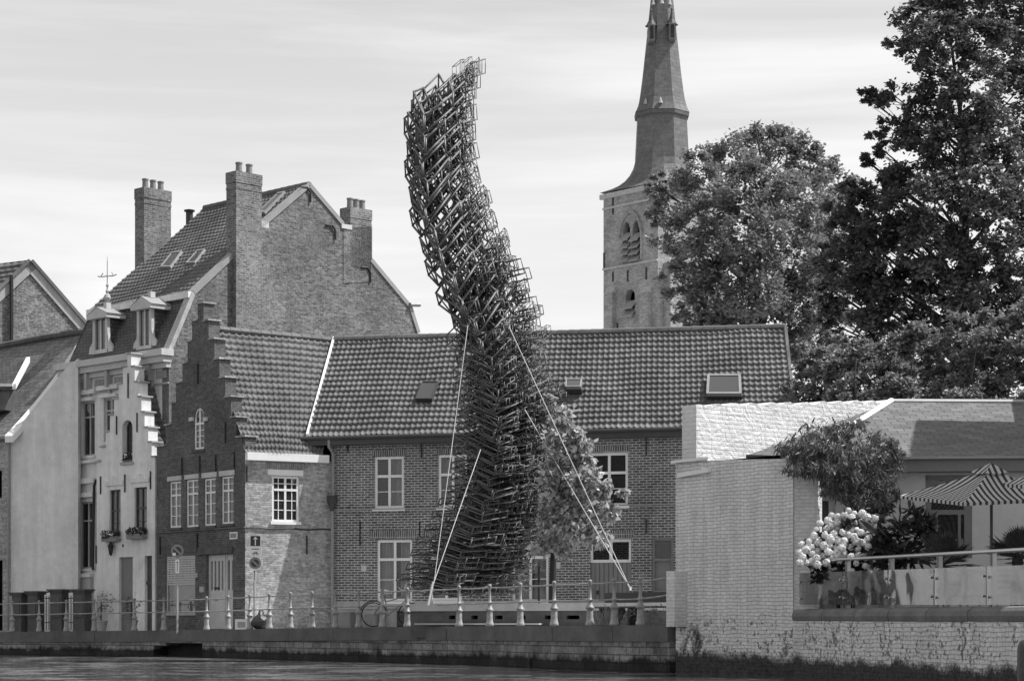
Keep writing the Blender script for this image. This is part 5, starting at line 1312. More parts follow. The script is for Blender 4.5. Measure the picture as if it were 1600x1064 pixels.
    # thin lace at the right edge
    for k in range(4 if t < .5 else 6):
        f0 = random.uniform(.52, .86) if t < .5 else random.uniform(.45, .95)
        rest.cage(C+Rv*f0+Lv*random.uniform(0, .5)+up_*hgt*random.uniform(-.1, .7)+Vector((0, random.uniform(0, .6), 0)), Rv*random.uniform(.09, .16), Vector((-.12, .28, .05)), up_*hgt*random.uniform(.4, .75), .017, 0)
    # small stacked tip boxes standing beyond the tip in the upper half
    if t < .52:
        for s2_ in (0, 1):
            o = C+Rv*(.78+.05*s2_+jr(.03))+up_*hgt*(.05+.5*s2_)+Vector((jr(.02), .1*s2_, 0))
            rest.cage(o, Vector((Rv.x*.22, Rv.y*.2, Rv.z*.10)), Vector((-.10, .30, .06)), up_*hgt*(.62+jr(.1)), .022)
r_ = rest.build('rear_frames', M_['steel_thin'], sc_); r_['kind'] = 'stuff'
# guy wires
for (x0, y0, x1, y1, d1) in ((731, 508, 678, 911, 55.6), (751, 702, 677, 912, 55.6), (795, 510, 985, 920, 55.0), (820, 640, 984, 918, 55.0)):
    MB().tube([P(x0, y0, DS-.9), P(x1, y1, d1)], .012, 6).build('guy_rope', M_['offwhite'], sc_)
for (x, y0, y1, d) in ((677, 908, 945, 55.6), (985, 916, 922, 55.0)):
    MB().tube([P(x, y0, d), P(x-(8 if x < 700 else 0), y1, d)], .03, 6).build('rope_anchor', M_['white'], sc_)
# stands: low platform under it
pf = thing('sculpture_platform', 'low long platform with a pale top edge and dark openings under the frame sculpture', 'platform', P(800, 975, 58))
FPl = Fac.px(640, 57.2, 1046, 54.0); zt = FPl.uz(800, 942)[1]
m = MB(); m.fbox(FPl, 0, FPl.L, zt-.20, zt, -7.5, .0); m.build('deck', M_['concrete'], pf)
wall('skirt', FPl.off(-.05), [(0, .7), (FPl.L, .7), (FPl.L, zt-.201), (0, zt-.201)], [rl(FPl.rect(x, x+w_, 961, 967)) for x, w_ in ((700, 10), (735, 10), (772, 12), (808, 12), (850, 12), (884, 20))], M_['stone_dark'], pf, .2)
MB().fbox(FPl, 0, FPl.L, .8, zt-.25, -1.0, -.9).build('void_back', M_['dark_room'], pf)
MB().fbox(FPl, .3, FPl.L-3.5, .98+.06, .98+.10, .05, .30).build('kick_rail', M_['concrete'], pf)
# front barrier of the platform and dark bench board at the right
bb_ = thing('dark_board_bench', 'long dark board bench standing behind the railing beside the tall painted wall', 'bench', P(990, 945, 50.5))
fbn = Fac.px(944, 51.5, 1046, 49.5); r = fbn.rect(945, 1046, 925, 941); MB().fbox(fbn, r[0], r[1], r[2], r[3], -.05, 0).build('backrest', M_['lead'], bb_)
MB().fbox(fbn, r[0], r[1], r[2]-.13, r[2]-.09, -.02, .42).build('seat', M_['lead'], bb_)
for k in (.3, .85, 1.4): MB().fbox(fbn, r[0]+k-.1, r[0]+k-.03, .9, r[2]-.131, .02, .34).build('leg', M_['iron'], bb_)
# low wall and cabinets left of the platform
lw = thing('low_concrete_wall', 'low grey rendered wall between the brick corner and the sculpture platform', 'wall', P(580, 980, 60.5))
fl_ = Fac.px(516, 63.2, 688, 59.6); r = fl_.rect(520, 686, 951, 985); MB().fbox(fl_, r[0], r[1], .6, r[3], -.3, 0).build('wall_body', M_['plaster_grey'], lw); MB().fbox(fl_, r[0]-.02, r[1]+.02, r[3]+.002, r[3]+.06, -.34, .04).build('wall_cap', M_['concrete'], lw)
for i, (x0, x1, y0, l) in enumerate(((527, 548, 956, 'flat grey cabinet door panel left on the low grey wall'), (569, 590, 958, 'flat grey cabinet left of the parked bicycle'), (620, 634, 954, 'dark open cabinet right of the parked bicycle'), (646, 658, 954, 'narrow dark cabinet beside the first sculpture rope'))):
    f = fl_.off(.3); r = f.rect(x0, x1, y0, 978); t = thing('utility_cabinet', l, 'cabinet', f.at((r[0]+r[1])/2, r[2], -.1), 'utility cabinets by the low wall')
    MB().fbox(f, r[0], r[1], r[2]-.05, r[3], -.25, 0).build('body', M_['midpaint' if i < 2 else 'dark_room'], t); MB().fbox(f, r[0]+.03, r[1]-.03, r[2]+.02, r[3]-.04, .001, .015).build('door', M_['midpaint' if i < 2 else 'lead'], t)

# ------------------------------------------------------------------ bicycle, signs, bag, box
def bicycle(px, d, ang):
    c = P(px, 975, d); zg_ = gz(c.x); t = thing('bicycle', 'parked bicycle with a white saddle leaning behind the railing', 'bicycle', (c.x, c.y, zg_))
    ca, sa = math.cos(ang), math.sin(ang)
    def q(x, z, y=0): return Vector((c.x+x*ca-y*sa, c.y+x*sa+y*ca, zg_+z))
    for wx in (-.52, .52):
        w = MB(); w.tube([q(wx+.33*math.cos(a*math.pi/12), .35+.33*math.sin(a*math.pi/12)) for a in range(25)], .018, 5); w = w.build('wheel', M_['iron'], t)
        m = MB()
        for a in range(12): m.tube([q(wx, .35), q(wx+.32*math.cos(a*math.pi/6), .35+.32*math.sin(a*math.pi/6))], .0025, 3)
        m.build('spokes', M_['stainless'], w)
    m = MB()
    for a, b in (((-.52, .35), (-.12, .32)), ((-.52, .35), (-.2, .78)), ((-.2, .9), (-.12, .32)), ((-.12, .32), (.38, .72)), ((-.18, .7), (.36, .86)), ((.35, .98), (.40, .7)), ((.40, .7), (.52, .35))): m.tube([q(*a), q(*b)], .017, 6)
    m.build('frame', M_['midpaint'], t)
    MB().tube([q(-.34, .95), q(-.26, .99), q(-.08, .97), q(.0, .955)], [.07, .085, .05, .02], 8).build('saddle', M_['white'], t)
    MB().tube([q(.24, 1.12, .28), q(.3, 1.05, .2), q(.36, 1.03, .05), q(.36, 1.03, -.05), q(.3, 1.05, -.2), q(.24, 1.12, -.28)], .015, 6).build('handlebar', M_['stainless'], t)
    MB().tube([q(-.85+.38*math.cos(a)+.33, .35+.38*math.sin(a)) for a in np.linspace(.3, 2.8, 10)], .02, 5).build('mudguard', M_['lead'], t)
    MB().tube([q(.36, 1.05, .1), q(.44, 1.16, .16), q(.48, 1.24, .18)], .02, 5).build('child_bar', M_['offwhite'], t)
bicycle(612, 59.7, .25)
def disc(m, c, r, y, th=.02, n=24, ry=None):
    i = len(m.v)
    for yy in (y, y+th):
        for k in range(n): m.v.append((c.x+r*math.cos(2*math.pi*k/n), yy, c.z+(ry or r)*math.sin(2*math.pi*k/n)))
    m.f.append(tuple(i+k for k in range(n))); m.f.append(tuple(i+n+k for k in reversed(range(n))))
    for k in range(n): k2 = (k+1) % n; m.f.append((i+k, i+n+k, i+n+k2, i+k2))
def rrect(m, c, w, h, y, th=.02, r=.04, n=5):
    pts = []
    for sx, sz, a0 in ((1, 1, 0), (-1, 1, 90), (-1, -1, 180), (1, -1, 270)):
        for k in range(n): a = R(a0+90*k/(n-1)); pts.append((c.x+sx*(w/2-r)+r*math.cos(a), c.z+sz*(h/2-r)+r*math.sin(a)))
    i = len(m.v); N_ = len(pts)
    for yy in (y, y+th): m.v += [(p[0], yy, p[1]) for p in pts]
    m.f.append(tuple(i+k for k in range(N_))); m.f.append(tuple(i+N_+k for k in reversed(range(N_))))
    for k in range(N_): k2 = (k+1) % N_; m.f.append((i+k, i+N_+k, i+N_+k2, i+k2))
M_['sign_ring'] = plain('sign_ring', .22, .5, .03, 1, 0); M_['sign_dark'] = plain('sign_field', .05, .5, .03, 1, 0)
def no_parking(t, c, r, white):
    y = c.y-.06; m = MB(); disc(m, c, r, y); b = m.build('round_sign', M_['sign_ring'], t, fix=True)
    m = MB(); disc(m, c, r*.97, y-.004, .003); m.build('sign_edge', M_['metal_grey'], b, fix=True)
    m = MB(); disc(m, c, r*.93, y-.008, .003); m.build('sign_border', M_['sign_ring'], b, fix=True)
    m = MB(); disc(m, c, r*.70, y-.012, .003); m.build('sign_inner_edge', M_['metal_grey'], b, fix=True)
    m = MB(); disc(m, c, r*.66, y-.016, .003); m.build('sign_field', M_['sign_dark'], b, fix=True)
    dd_ = Vector((1, 0, -1)).normalized(); pp = Vector((1, 0, 1)).normalized()
    for w_, yy, mt in ((r*.15, -.020, 'metal_grey'), (r*.10, -.024, 'sign_ring')):
        o = Vector((c.x, y+yy, c.z))-dd_*r*.67-pp*w_; MB().obox(o, dd_*r*1.34, pp*2*w_, Vector((0, .003, 0))).build('slash', M_[mt], b, fix=True)
    if white: MB().box(c.x-r*.72, c.x-r*.22, y-.032, y-.028, c.z-r*.75, c.z-r*.3).build('white_square', M_['white'], b)
def arrow(c, L, y, parent, mat, w=.012, hw=.05):
    m = MB(); m.box(c.x-w, c.x+w, y-.004, y, c.z-L/2, c.z+L/2-hw); i = len(m.v)
    m.slab([(c.x-hw, y-.004, c.z+L/2-hw*1.2), (c.x+hw, y-.004, c.z+L/2-hw*1.2), (c.x, y-.004, c.z+L/2)], (0, .004, 0)); m.build('arrow', M_[mat], parent, fix=True)
d1 = 68.6; c = P(277, 980, d1); t = thing('no_parking_sign', 'round no parking sign with a small white square before the dark stepped gable house', 'traffic sign', (c.x, c.y, gz(c.x)))
MB().tube([Vector((c.x, c.y, gz(c.x)-.1)), Vector((c.x, c.y, P(277, 870, d1).z))], .035, 8).build('pole', M_['metal_grey'], t)
no_parking(t, P(277.5, 860.5, d1), 10*d1/F, True)
c = P(277.5, 884.5, d1); m = MB(); rrect(m, c, 6*d1/F, 22*d1/F, c.y-.07, .02, .055); s_ = m.build('arrow_plate', M_['white'], t, fix=True); arrow(c, .32, c.y-.071, s_, 'iron', .008, .035)
d2 = 66.0; c = P(397.5, 980, d2); t = thing('traffic_sign_pole', 'pole with a dark arrow sign, a white bicycle plate and a round no parking sign', 'traffic sign', (c.x, c.y, gz(c.x)))
MB().tube([Vector((c.x, c.y, gz(c.x)-.1)), Vector((c.x, c.y, P(277, 838, d2).z))], .032, 8).build('pole', M_['metal_grey'], t)
c = P(399.5, 845, d2); m = MB(); rrect(m, c, 17*d2/F, 17.5*d2/F, c.y-.07, .02, .015); s_ = m.build('arrow_sign', M_['white'], t, fix=True)
m = MB(); rrect(m, c, 15.4*d2/F, 15.8*d2/F, c.y-.075, .004, .012); m.build('sign_field', M_['sign_dark'], s_, fix=True); arrow(c, .27, c.y-.08, s_, 'white', .017, .07)
c = P(399.5, 861.5, d2); m = MB(); rrect(m, c, 19.5*d2/F, 15.5*d2/F, c.y-.07, .02, .04); s_ = m.build('bicycle_plate', M_['white'], t, fix=True)
m = MB(); y = c.y-.076
for sx in (-.055, .06): m.tube([(c.x+sx+.035*math.cos(a), y, c.z-.07+.035*math.sin(a)) for a in np.linspace(0, 6.283, 13)], .005, 4)
for a, b in (((-.055, -.07), (-.02, -.02)), ((-.02, -.02), (.04, -.02)), ((.04, -.02), (.06, -.07)), ((-.02, -.02), (.0, -.07)), ((0, -.07), (.04, -.02)), ((-.03, 0), (-.01, 0)), ((.035, 0), (.055, .005))): m.tube([(c.x+a[0], y, c.z+a[1]), (c.x+b[0], y, c.z+b[1])], .005, 4)
for k in range(-5, 6): m.box(c.x+k*.022-.007, c.x+k*.022+.006, y, y+.003, c.z+.06, c.z+.06+(.03 if k % 3 else .042))
m.build('bicycle_symbol', M_['iron'], s_, fix=True)
no_parking(t, P(399, 879.5, d2), 9.4*d2/F, False)
c = P(398, 898.5, d2); m = MB(); rrect(m, c, 5.8*d2/F, 20.5*d2/F, c.y-.07, .02, .055); s_ = m.build('arrow_plate', M_['white'], t, fix=True); arrow(c, .3, c.y-.071, s_, 'iron', .008, .035)
# bin bag and white box
c = P(408, 979, 65.6); m = MB(); n = 22; V = []
bm = bmesh.new(); bmesh.ops.create_icosphere(bm, subdivisions=4, radius=1)
for v in bm.verts:
    k = v.co.copy(); f_ = 1+.12*mnoise.noise(k*2.5)+.07*mnoise.noise(k*7)+.04*mnoise.noise(k*15)
    rr_ = .32*(1-.45*max(0, k.z)**1.5); v.co = Vector((c.x+k.x*rr_*f_, c.y+k.y*.28*f_, gz(c.x)+.22+k.z*(.25 if k.z < 0 else .26)*f_+(.1 if k.z > .93 else 0)))
me = bpy.data.meshes.new('bin_bag'); bm.to_mesh(me); bm.free(); me.materials.append(M_['bag']); me.polygons.foreach_set('use_smooth', [True]*len(me.polygons))
o = bpy.data.objects.new('bin_bag', me); COL.objects.link(o); tag(o, 'tied black bin bag lying between two railing posts by the lit brick wall', 'bin bag')
c = P(378, 978, 66.2); zz = gz(c.x); bxm = MB(); bxm.box(c.x-.2, c.x+.2, c.y-.12, c.y+.16, zz-.0, zz+.32)
o = thing('white_box', 'small white box on the pavement left of the bin bag', 'box', (c.x, c.y, zz)); bxm.build('box_body', M_['white'], o); MB().box(c.x-.12, c.x+.12, c.y-.13, c.y-.121, zz+.06, zz+.24).build('box_panel', M_['metal_grey'], o)
# mooring post at the right edge and a stake in the water
c = P(1603, 1000, 21.0); o = thing('mooring_post', 'rounded black mooring post at the right edge of the picture', 'post', (c.x, c.y, 0)); MB().lathe((c.x, c.y, -.6), [(.085, 0), (.085, 1.38), (.08, 1.44), (.06, 1.48), (.03, 1.50)], 20).build('post_body', M_['bag'], o, smooth=True)
MB().lathe((c.x, c.y, .35), [(.092, 0), (.095, .03), (.092, .06)], 20).build('collar', M_['iron'], o)
c = P(828, 1040, 52.2); o = MB().lathe((c.x, c.y, -.5), [(.05, 0), (.05, .68), (.035, .72), (.01, .73)], 8).build('wooden_stake', M_['bark'], None); tag(o, 'short dark wooden stake in the water against the quay wall', 'stake')

# ------------------------------------------------------------------ plants
def leaves(name, centers, size, mat, parent, aspect=1.0, up=.35, seed=1, droop=0, jitter=.35, kind=None):
    r_ = np.random.default_rng(seed); c = np.asarray(centers, float); n = len(c)
    nn = r_.normal(size=(n, 3)); nn[:, 2] = np.abs(nn[:, 2])+up*2; nn /= np.linalg.norm(nn, axis=1)[:, None]
    a = r_.normal(size=(n, 3)); a -= (a*nn).sum(1)[:, None]*nn
    if droop: a[:, 2] -= droop*np.abs(r_.normal(size=n)); 
    a /= np.linalg.norm(a, axis=1)[:, None]; b = np.cross(nn, a)
    s = size*(1+jitter*r_.uniform(-1, 1, n))[:, None]
    w = s*aspect
    V = np.stack([c, c+a*s*.45+b*w*.42, c+a*s, c+a*s*.45-b*w*.42], 1).reshape(-1, 3)
    Fq = np.arange(4*n).reshape(-1, 4)
    o = npmesh(name, V, Fq, mat, parent)
    if kind: o['kind'] = kind
    return o
def crown_points(blobs, dens, seed, clr=.30, per=60, flat=.75, hollow=.25, depthk=1.0):
    """blobs: (px,py,rpx,d). Leaf clusters spread through each blob."""
    r_ = np.random.default_rng(seed); out = []; tips = []
    for (px, py, rp, d) in blobs:
        c = np.array(P(px, py, d)); R_ = rp*d/F; n = max(4, int(dens*(rp/50)**2))
        v = r_.normal(size=(n, 3)); v /= np.linalg.norm(v, axis=1)[:, None]; rad = hollow+(1-hollow)*r_.random(n)**.5
        cc = c+v*rad[:, None]*R_*np.array([1, depthk, 1])
        tips.append((c, R_, cc))
        for q_ in cc:
            k = per; rc = R_*clr*r_.uniform(.6, 1.25); p = r_.normal(size=(k, 3))*np.array([rc*.55, rc*.55, rc*.55*flat]); out.append(q_+p)
    return np.concatenate(out), tips
def limbs(tips, base, parent, r0, seed, mat='bark', fork=None, nper=5, top=None):
    r_ = random.Random(seed); m = MB(); base = Vector(base); fork = Vector(fork)
    zt_ = max(c[2] for c, R_, cc in tips); cxm = sum(c[0] for c, R_, cc in tips)/len(tips)
    tp_ = Vector((fork.x*.6+cxm*.4, fork.y, max(zt_, fork.z+.3)))
    def ax(t):
        if t < 0: return base.lerp(fork, t+1)
        p = fork.lerp(tp_, t); return p+Vector((math.sin(t*5+seed), math.cos(t*4+seed), 0))*r0*1.6*t
    K = [-1, -.75, -.5, -.25, 0, .2, .4, .6, .8, .95]
    m.tube([ax(t) for t in K], [r0*(1.2-.35*k/4) if k < 5 else r0*max(.1, .8-.8*(K[k])) for k in range(len(K))], 9)
    m.build('trunk', M_[mat], parent, smooth=True); m = MB()
    H_ = max(tp_.z-fork.z, .1)
    for c, R_, cc in tips:
        c = Vector(c); hd = (c.xy-fork.xy).length; t = max(-.12, min(.9, (c.z-.75*hd-fork.z)/H_)); s_ = ax(t); rr = r0*max(.10, .42*(1-.8*max(t, 0)))
        mid_ = s_.lerp(c, .5)+Vector((r_.uniform(-1, 1), r_.uniform(-1, 1), r_.uniform(-.2, .8)))*R_*.35
        q1 = s_.lerp(mid_, .5)+Vector((r_.uniform(-1, 1), r_.uniform(-1, 1), .4))*R_*.14; q2 = mid_.lerp(c, .5)+Vector((r_.uniform(-1, 1), 0, r_.uniform(-1, 1)))*R_*.12
        m.tube([s_, q1, mid_, q2, c], [rr, rr*.75, rr*.5, rr*.34, rr*.2], 6)
        for k in range(min(nper, len(cc))):
            e = Vector(cc[r_.randrange(len(cc))]); b_ = q2 if k % 2 else mid_; mm = b_.lerp(e, .5)+Vector((r_.uniform(-1, 1), r_.uniform(-1, 1), r_.uniform(-1, 1)))*R_*.15
            m.tube([b_, mm, e], [rr*.22, rr*.14, rr*.05], 4)
    return m.build('limbs', M_[mat], parent)
def tree(name, label, cat, blobs, base, fork, r0, dens, per, size, mat, seed, group=None, **kw):
    t = thing(name, label, cat, base, group)
    pts, tips = crown_points(blobs, dens, seed, per=per, **kw)
    leaves('crown', pts, size, M_[mat], t, .8, .35, seed); limbs(tips, base, t, r0, seed, fork=fork); return t
B1 = [(1022, 288, 20, 111), (1032, 330, 24, 110), (1048, 308, 40, 112), (1090, 285, 45, 110), (1140, 255, 45, 112), (1180, 230, 38, 114), (1225, 235, 42, 112), (1262, 262, 42, 112), (1300, 290, 40, 110), (1110, 330, 50, 106), (1170, 300, 55, 104), (1230, 320, 55, 104), (1280, 350, 50, 108), (1060, 370, 42, 108),
      (1110, 400, 50, 104), (1180, 380, 55, 102), (1245, 410, 55, 104), (1300, 410, 45, 110), (1065, 440, 34, 106), (1120, 465, 48, 104), (1180, 460, 50, 102), (1240, 480, 50, 104), (1300, 480, 45, 106), (1075, 495, 34, 106), (1150, 515, 40, 104), (1220, 540, 45, 104), (1270, 545, 40, 106), (1200, 215, 26, 113)]
tree('broad_tree', 'broad rounded tree with mid grey foliage partly hiding the church tower', 'tree', B1, (P(1190, 600, 108).x, 108, .8), P(1185, 540, 108), .38, 38, 100, .20, 'leaf_mid', 11, clr=.25, hollow=.3)
B2 = [(1435, 20, 40, 76), (1415, 85, 36, 76), (1385, 140, 30, 76), (1352, 152, 15, 76), (1460, 60, 45, 74), (1500, 30, 45, 76), (1560, 10, 55, 78), (1610, 40, 55, 78), (1540, 80, 50, 74), (1590, 120, 55, 76), (1470, 130, 45, 74), (1520, 160, 48, 73), (1440, 190, 45, 75), (1398, 205, 34, 76), (1368, 225, 22, 76), (1352, 250, 14, 76),
      (1490, 230, 50, 73), (1550, 220, 50, 74), (1605, 210, 45, 76), (1430, 262, 42, 74), (1380, 285, 32, 76), (1350, 325, 38, 76), (1308, 345, 30, 77), (1400, 340, 44, 74), (1460, 310, 44, 72), (1530, 300, 52, 72), (1595, 300, 50, 74), (1330, 395, 42, 76), (1285, 405, 24, 77), (1385, 405, 45, 74), (1450, 385, 46, 72), (1515, 380, 46, 73), (1590, 390, 52, 73),
      (1300, 455, 34, 77), (1355, 460, 40, 75), (1420, 460, 42, 74), (1490, 455, 46, 73), (1560, 465, 46, 74), (1300, 505, 30, 77), (1350, 520, 34, 76), (1340, 300, 28, 75), (1365, 360, 36, 74), (1320, 420, 36, 75), (1360, 500, 36, 74), (1320, 540, 32, 75), (1410, 370, 36, 75), (1375, 440, 36, 74), (1440, 420, 36, 74), (1500, 500, 40, 74), (1580, 520, 44, 74), (1540, 430, 36, 75), (1395, 500, 34, 74), (1440, 520, 36, 74), (1480, 530, 36, 74), (1540, 530, 40, 74), (1400, 560, 34, 75), (1360, 570, 34, 75), (1330, 560, 34, 76), (1640, 130, 60, 76), (1650, 330, 60, 75), (1640, 460, 60, 76), (1500, -30, 50, 76), (1600, -40, 60, 76)]
tree('tall_dark_tree', 'tall dark tree with sky showing through its branches at the right edge', 'tree', B2, (P(1510, 600, 76).x, 76, .8), P(1512, 560, 76), .30, 32, 80, .165, 'leaf_dark', 12, clr=.26)
B3 = [(1250, 600, 26, 66), (1262, 560, 26, 66), (1290, 640, 30, 65), (1255, 640, 26, 65), (1295, 575, 30, 65), (1275, 600, 32, 65), (1300, 540, 26, 67)]
B4 = [(1340, 645, 34, 62), (1375, 640, 34, 62), (1310, 640, 30, 63), (1320, 580, 34, 64), (1350, 560, 30, 64), (1330, 615, 30, 63), (1375, 595, 34, 63)]
B5 = [(1420, 640, 36, 61), (1465, 640, 36, 61), (1395, 620, 34, 61), (1400, 560, 34, 63), (1440, 535, 34, 63), (1425, 590, 36, 62), (1470, 560, 34, 62), (1465, 600, 30, 62)]
B6 = [(1510, 640, 36, 60), (1555, 640, 36, 60), (1535, 620, 34, 60), (1540, 505, 24, 62), (1505, 520, 32, 62), (1530, 550, 38, 61), (1510, 590, 34, 61), (1560, 590, 34, 61)]
B7 = [(1600, 640, 36, 59), (1640, 650, 36, 59), (1575, 530, 34, 61), (1610, 500, 36, 61), (1600, 560, 40, 60), (1650, 540, 44, 60), (1640, 600, 40, 60)]
for i, (b, l) in enumerate(((B3, 'leafy shrub touching the right end of the pantiled roof'), (B4, 'rounded shrub above the hip of the slate roof'), (B5, 'lighter shrub below the dark tree over the middle of the slate roof'), (B6, 'tall shrub behind the slate roof ridge, second from the right edge'), (B7, 'large shrub rising at the right edge behind the slate roof'))):
    t = thing('shrub', l, 'shrub', (P(b[0][0], 600, b[0][3]).x, b[0][3], .9), 'shrubs behind the restaurant roof')
    pts, tips = crown_points(b, 50, 30+i, per=85, clr=.27); leaves('foliage', pts, .135, M_['leaf_bush'], t, .7, .3, 30+i); limbs(tips, (t.location.x, t.location.y, .9), t, .14, i, fork=(t.location.x, t.location.y, 4.5), nper=2)
# young tree at the right of the sculpture
B8 = [(862, 628, 12, 57.6), (875, 655, 20, 57.6), (898, 672, 18, 57.5), (870, 690, 24, 57.5), (905, 705, 24, 57.3), (918, 728, 18, 57.2), (868, 735, 28, 57.5), (905, 752, 28, 57.3), (940, 752, 20, 57), (955, 800, 12, 57), (880, 785, 32, 57.4), (920, 795, 24, 57.2), (948, 785, 13, 57), (862, 825, 26, 57.5), (896, 830, 30, 57.2), (932, 838, 18, 57), (850, 855, 16, 57.5), (878, 860, 14, 57.3), (975, 768, 5, 57)]
t = thing('young_tree', 'young street tree with large pale sunlit leaves beside the frame sculpture', 'tree', (P(862, 975, 58).x, 58, .95))
pts, tips = crown_points(B8, 74, 41, per=28, clr=.36, hollow=.15); leaves('crown', pts, .165, M_['leaf_young'], t, .8, .15, 41, droop=.8); limbs(tips, tuple(t.location), t, .09, 5, fork=P(866, 800, 57.8), nper=3)
MB().tube([Vector((t.location.x-.35, 57.8, .9)), Vector((t.location.x-.35, 57.8, 2.6))], .035, 6).build('support_stake', M_['bark'], t)
# climber over the tall wall
B9 = [(1232, 700, 20, 43.2), (1262, 690, 26, 43), (1300, 682, 28, 43), (1340, 684, 28, 43), (1378, 700, 26, 43), (1400, 715, 16, 42.8), (1250, 725, 22, 42.9), (1290, 720, 32, 42.6), (1335, 725, 34, 42.6), (1378, 735, 30, 42.6), (1320, 765, 26, 42.6), (1360, 772, 30, 42.6), (1390, 768, 20, 42.6), (1345, 800, 18, 42.8), (1375, 795, 18, 42.8), (1300, 750, 22, 42.8)]
t = thing('climbing_plant', 'dense climbing plant with narrow leaves spilling over the top of the tall painted wall', 'climbing plant', (P(1330, 975, 43.2).x, 43.2, 1.1))
pts, tips = crown_points(B9, 60, 51, per=34, clr=.30, hollow=.35); leaves('foliage', pts, .15, M_['leaf_climb'], t, .30, .1, 51, droop=1.2); limbs(tips, tuple(t.location), t, .06, 7, fork=P(1330, 780, 43.1), nper=3)
# hydrangea
t = thing('hydrangea', 'hydrangea bush covered with big white flower heads above the glass balustrade', 'hydrangea', (P(1310, 975, 42.4).x, 42.4, 1.1))
HB = [(1275, 870, 24, 42.2), (1300, 850, 30, 42.1), (1335, 835, 34, 42.1), (1370, 830, 28, 42), (1330, 870, 34, 42), (1365, 865, 28, 41.8), (1385, 885, 22, 41.6), (1290, 890, 22, 42), (1350, 905, 25, 41.8)]
pts, tips = crown_points(HB, 40, 61, per=16, clr=.32, hollow=.2); leaves('foliage', pts, .15, M_['leaf_deep'], t, .75, .3, 61); limbs(tips, tuple(t.location), t, .04, 8, fork=(t.location.x, t.location.y, 1.7), nper=2)
poly_ = [(1248, 862), (1262, 845), (1275, 820), (1300, 803), (1325, 797), (1345, 800), (1375, 815), (1362, 850), (1355, 872), (1330, 872), (1300, 878), (1262, 884), (1250, 880)]
def inpoly(x, y, pl):
    c = False
    for i in range(len(pl)):
        (x1, y1), (x2, y2) = pl[i], pl[i-1]
        if (y1 > y) != (y2 > y) and x < (x2-x1)*(y-y1)/(y2-y1)+x1: c = not c
    return c
heads = [(1335, 802), (1308, 806), (1367, 810), (1322, 815), (1388, 811), (1352, 884), (1338, 880), (1330, 892), (1360, 893), (1372, 890), (1254, 871), (1252, 850), (1276, 828), (1292, 826)]
rnd = random.Random(3); tries = 0
while len(heads) < 96 and tries < 5000:
    tries += 1; x, y = rnd.uniform(1245, 1385), rnd.uniform(795, 890)
    if inpoly(x, y, poly_) and all((x-a)**2+(y-b)**2 > 78 for a, b in heads) and rnd.random() < 1.15-(x-1300)/110: heads.append((x, y))
protos = []
for k in range(3):
    V = []; Q = []; r_ = np.random.default_rng(k+70); n = 150
    for j in range(n):
        v = r_.normal(size=3); v /= np.linalg.norm(v); v[2] *= .85; c = v*.105*(1+.1*r_.normal()); nn = v/np.linalg.norm(v); a = np.cross(nn, r_.normal(size=3)); a /= np.linalg.norm(a); b = np.cross(nn, a); s = .024
        V += [c-a*s-b*s, c+a*s-b*s+nn*.008, c+a*s+b*s, c-a*s+b*s+nn*.008]; Q.append([4*j, 4*j+1, 4*j+2, 4*j+3])
    me = bpy.data.meshes.new('flower_head'); me.from_pydata([tuple(x) for x in V], [], Q); me.materials.append(M_['petal']); protos.append(me)
tl = Vector(t.location)
for k, (x, y) in enumerate(heads):
    dd_ = 41.75+(.25 if y < 830 else 0)-(.3*(y-830)/60 if y > 830 else 0); p = P(x, y, dd_+rnd.uniform(-.1, .1))
    o = bpy.data.objects.new('flower_head', protos[k % 3]); COL.objects.link(o); o.parent = t; o.location = p-tl; s = rnd.uniform(.5, .86); o.scale = (s, s, s*.95); o.rotation_euler = (rnd.random()*6, rnd.random()*6, 0)
# dark broadleaf shrub
t = thing('broadleaf_shrub', 'dark glossy broadleaf shrub between the hydrangea and the small palm', 'shrub', (P(1405, 975, 41.5).x, 41.5, 1.1))
DB = [(1400, 830, 26, 41.5), (1430, 820, 24, 41.5), (1445, 838, 14, 41.4), (1385, 855, 28, 41.3), (1415, 860, 28, 41.3), (1400, 885, 26, 41.2)]
pts, tips = crown_points(DB, 22, 81, per=14, clr=.36, hollow=.1); leaves('foliage', pts, .34, M_['leaf_deep'], t, .28, .2, 81, droop=-.3); limbs(tips, tuple(t.location), t, .04, 9, fork=(t.location.x, t.location.y, 1.6), nper=2)
def fan_palm(px, py, rp, d, label, nf, seed):
    r_ = random.Random(seed); c = P(px, py+rp*.35, d); t = thing('fan_palm', label, 'palm', (c.x, c.y, 1.1), 'fan palms on the terrace'); Rm = rp*d/F
    MB().tube([(c.x, c.y, 1.12), (c.x, c.y, c.z)], [.16, .10], 8).build('trunk', M_['bark'], t)
    m = MB(); st_ = MB()
    for k in range(nf):
        az = r_.uniform(0, 6.283); el = r_.uniform(-.1, 1.45); dv = Vector((math.cos(az)*math.cos(el), math.sin(az)*math.cos(el), math.sin(el))); L = Rm*r_.uniform(.45, .62)
        h = c+dv*L+Vector((0, 0, -.05)); st_.tube([c, h], .009, 4)
        side = dv.cross(Vector((0, 0, 1))).normalized() if abs(dv.z) < .98 else Vector((1, 0, 0)); nrm = side.cross(dv)
        for j in range(17):
            a = (j-8)*.165; bd_ = (dv*math.cos(a)+side*math.sin(a)).normalized(); bl_ = Rm*r_.uniform(.42, .55)*(1-.12*abs(a)); w_ = .013
            tip = h+bd_*bl_-Vector((0, 0, bl_*.10)); pw = bd_.cross(nrm).normalized()*w_; md = h.lerp(tip, .45)+nrm*.008
            m.poly([h, md-pw, tip, md+pw])
    m.build('fronds', M_['leaf_palm'], t); st_.build('stalks', M_['leaf_palm'], t)
fan_palm(1470, 862, 62, 40.6, 'low round fan palm behind the middle of the handrail', 46, 1)
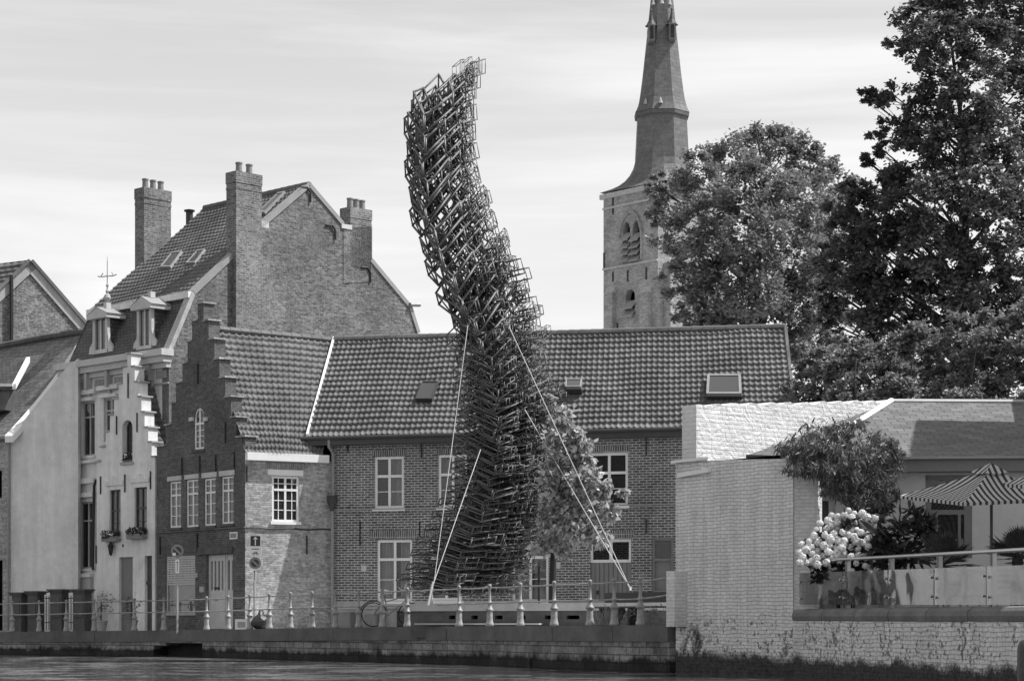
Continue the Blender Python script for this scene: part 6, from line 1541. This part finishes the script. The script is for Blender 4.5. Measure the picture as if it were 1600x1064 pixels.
fan_palm(1590, 850, 58, 39.6, 'fan palm under the parasol at the right edge', 42, 2)
# potted shrubs by the white house, weeds by the bench
for i, (px, py, rp, d, l) in enumerate(((158, 938, 20, 73.6, 'bushy potted shrub by the dark gate pier in front of the white stepped house'), (205, 940, 16, 71.9, 'sparse potted shrub before the shuttered door of the white stepped house'))):
    c = P(px, 985, d); t = thing('potted_shrub', l, 'potted plant', (c.x, c.y, gz(c.x)), 'potted shrubs by the white house')
    MB().lathe((c.x, c.y, gz(c.x)-.02), [(.16, 0), (.22, .32), (.24, .33), (.24, .38), (.19, .38)], 14).build('pot', M_['plaster_grey' if i == 0 else 'terracotta'], t)
    pts, tips = crown_points([(px, py, rp, d), (px-6, py+10, rp*.8, d), (px+8, py+6, rp*.8, d)], 60, 90+i, per=12, clr=.4, hollow=.1); leaves('foliage', pts, .085, M_['leaf_dark'], t, .5, .2, 90+i)
    MB().tube([(c.x, c.y, gz(c.x)+.35), tuple(P(px, py, d))], .02, 5).build('stem', M_['bark'], t)
t = thing('weedy_bush', 'weedy flowering bush growing behind the railing beside the tall painted wall', 'bush', (P(1000, 975, 49.2).x, 49.2, 1.0))
pts, tips = crown_points([(985, 962, 12, 49.3), (1005, 960, 14, 49.2), (1028, 960, 16, 49), (1015, 968, 14, 48.8), (965, 968, 8, 49.4)], 100, 95, per=14, clr=.4, hollow=.1)
leaves('foliage', pts, .075, M_['leaf_mid'], t, .5, .3, 95)
MB().tube([(t.location.x, 49.2, .95), (t.location.x, 49.2, 1.2)], .02, 5).build('stem', M_['bark'], t)
gp_ = P(948, 976, 49.8); m = MB(); r_ = random.Random(4)
for k in range(150):
    a = r_.uniform(0, 6.28); b = gp_+Vector((r_.uniform(-.25, .25), r_.uniform(-.1, .1), 0)); L = r_.uniform(.25, .62); tip = b+Vector((math.cos(a)*L*.55, math.sin(a)*L*.2, L)); m.poly([b-Vector((.006, 0, 0)), b+Vector((.006, 0, 0)), tip])
tag(m.build('grass_tuft', M_['leaf_mid']), 'tuft of tall dry grass at the foot of the railing beside the bench', 'grass')
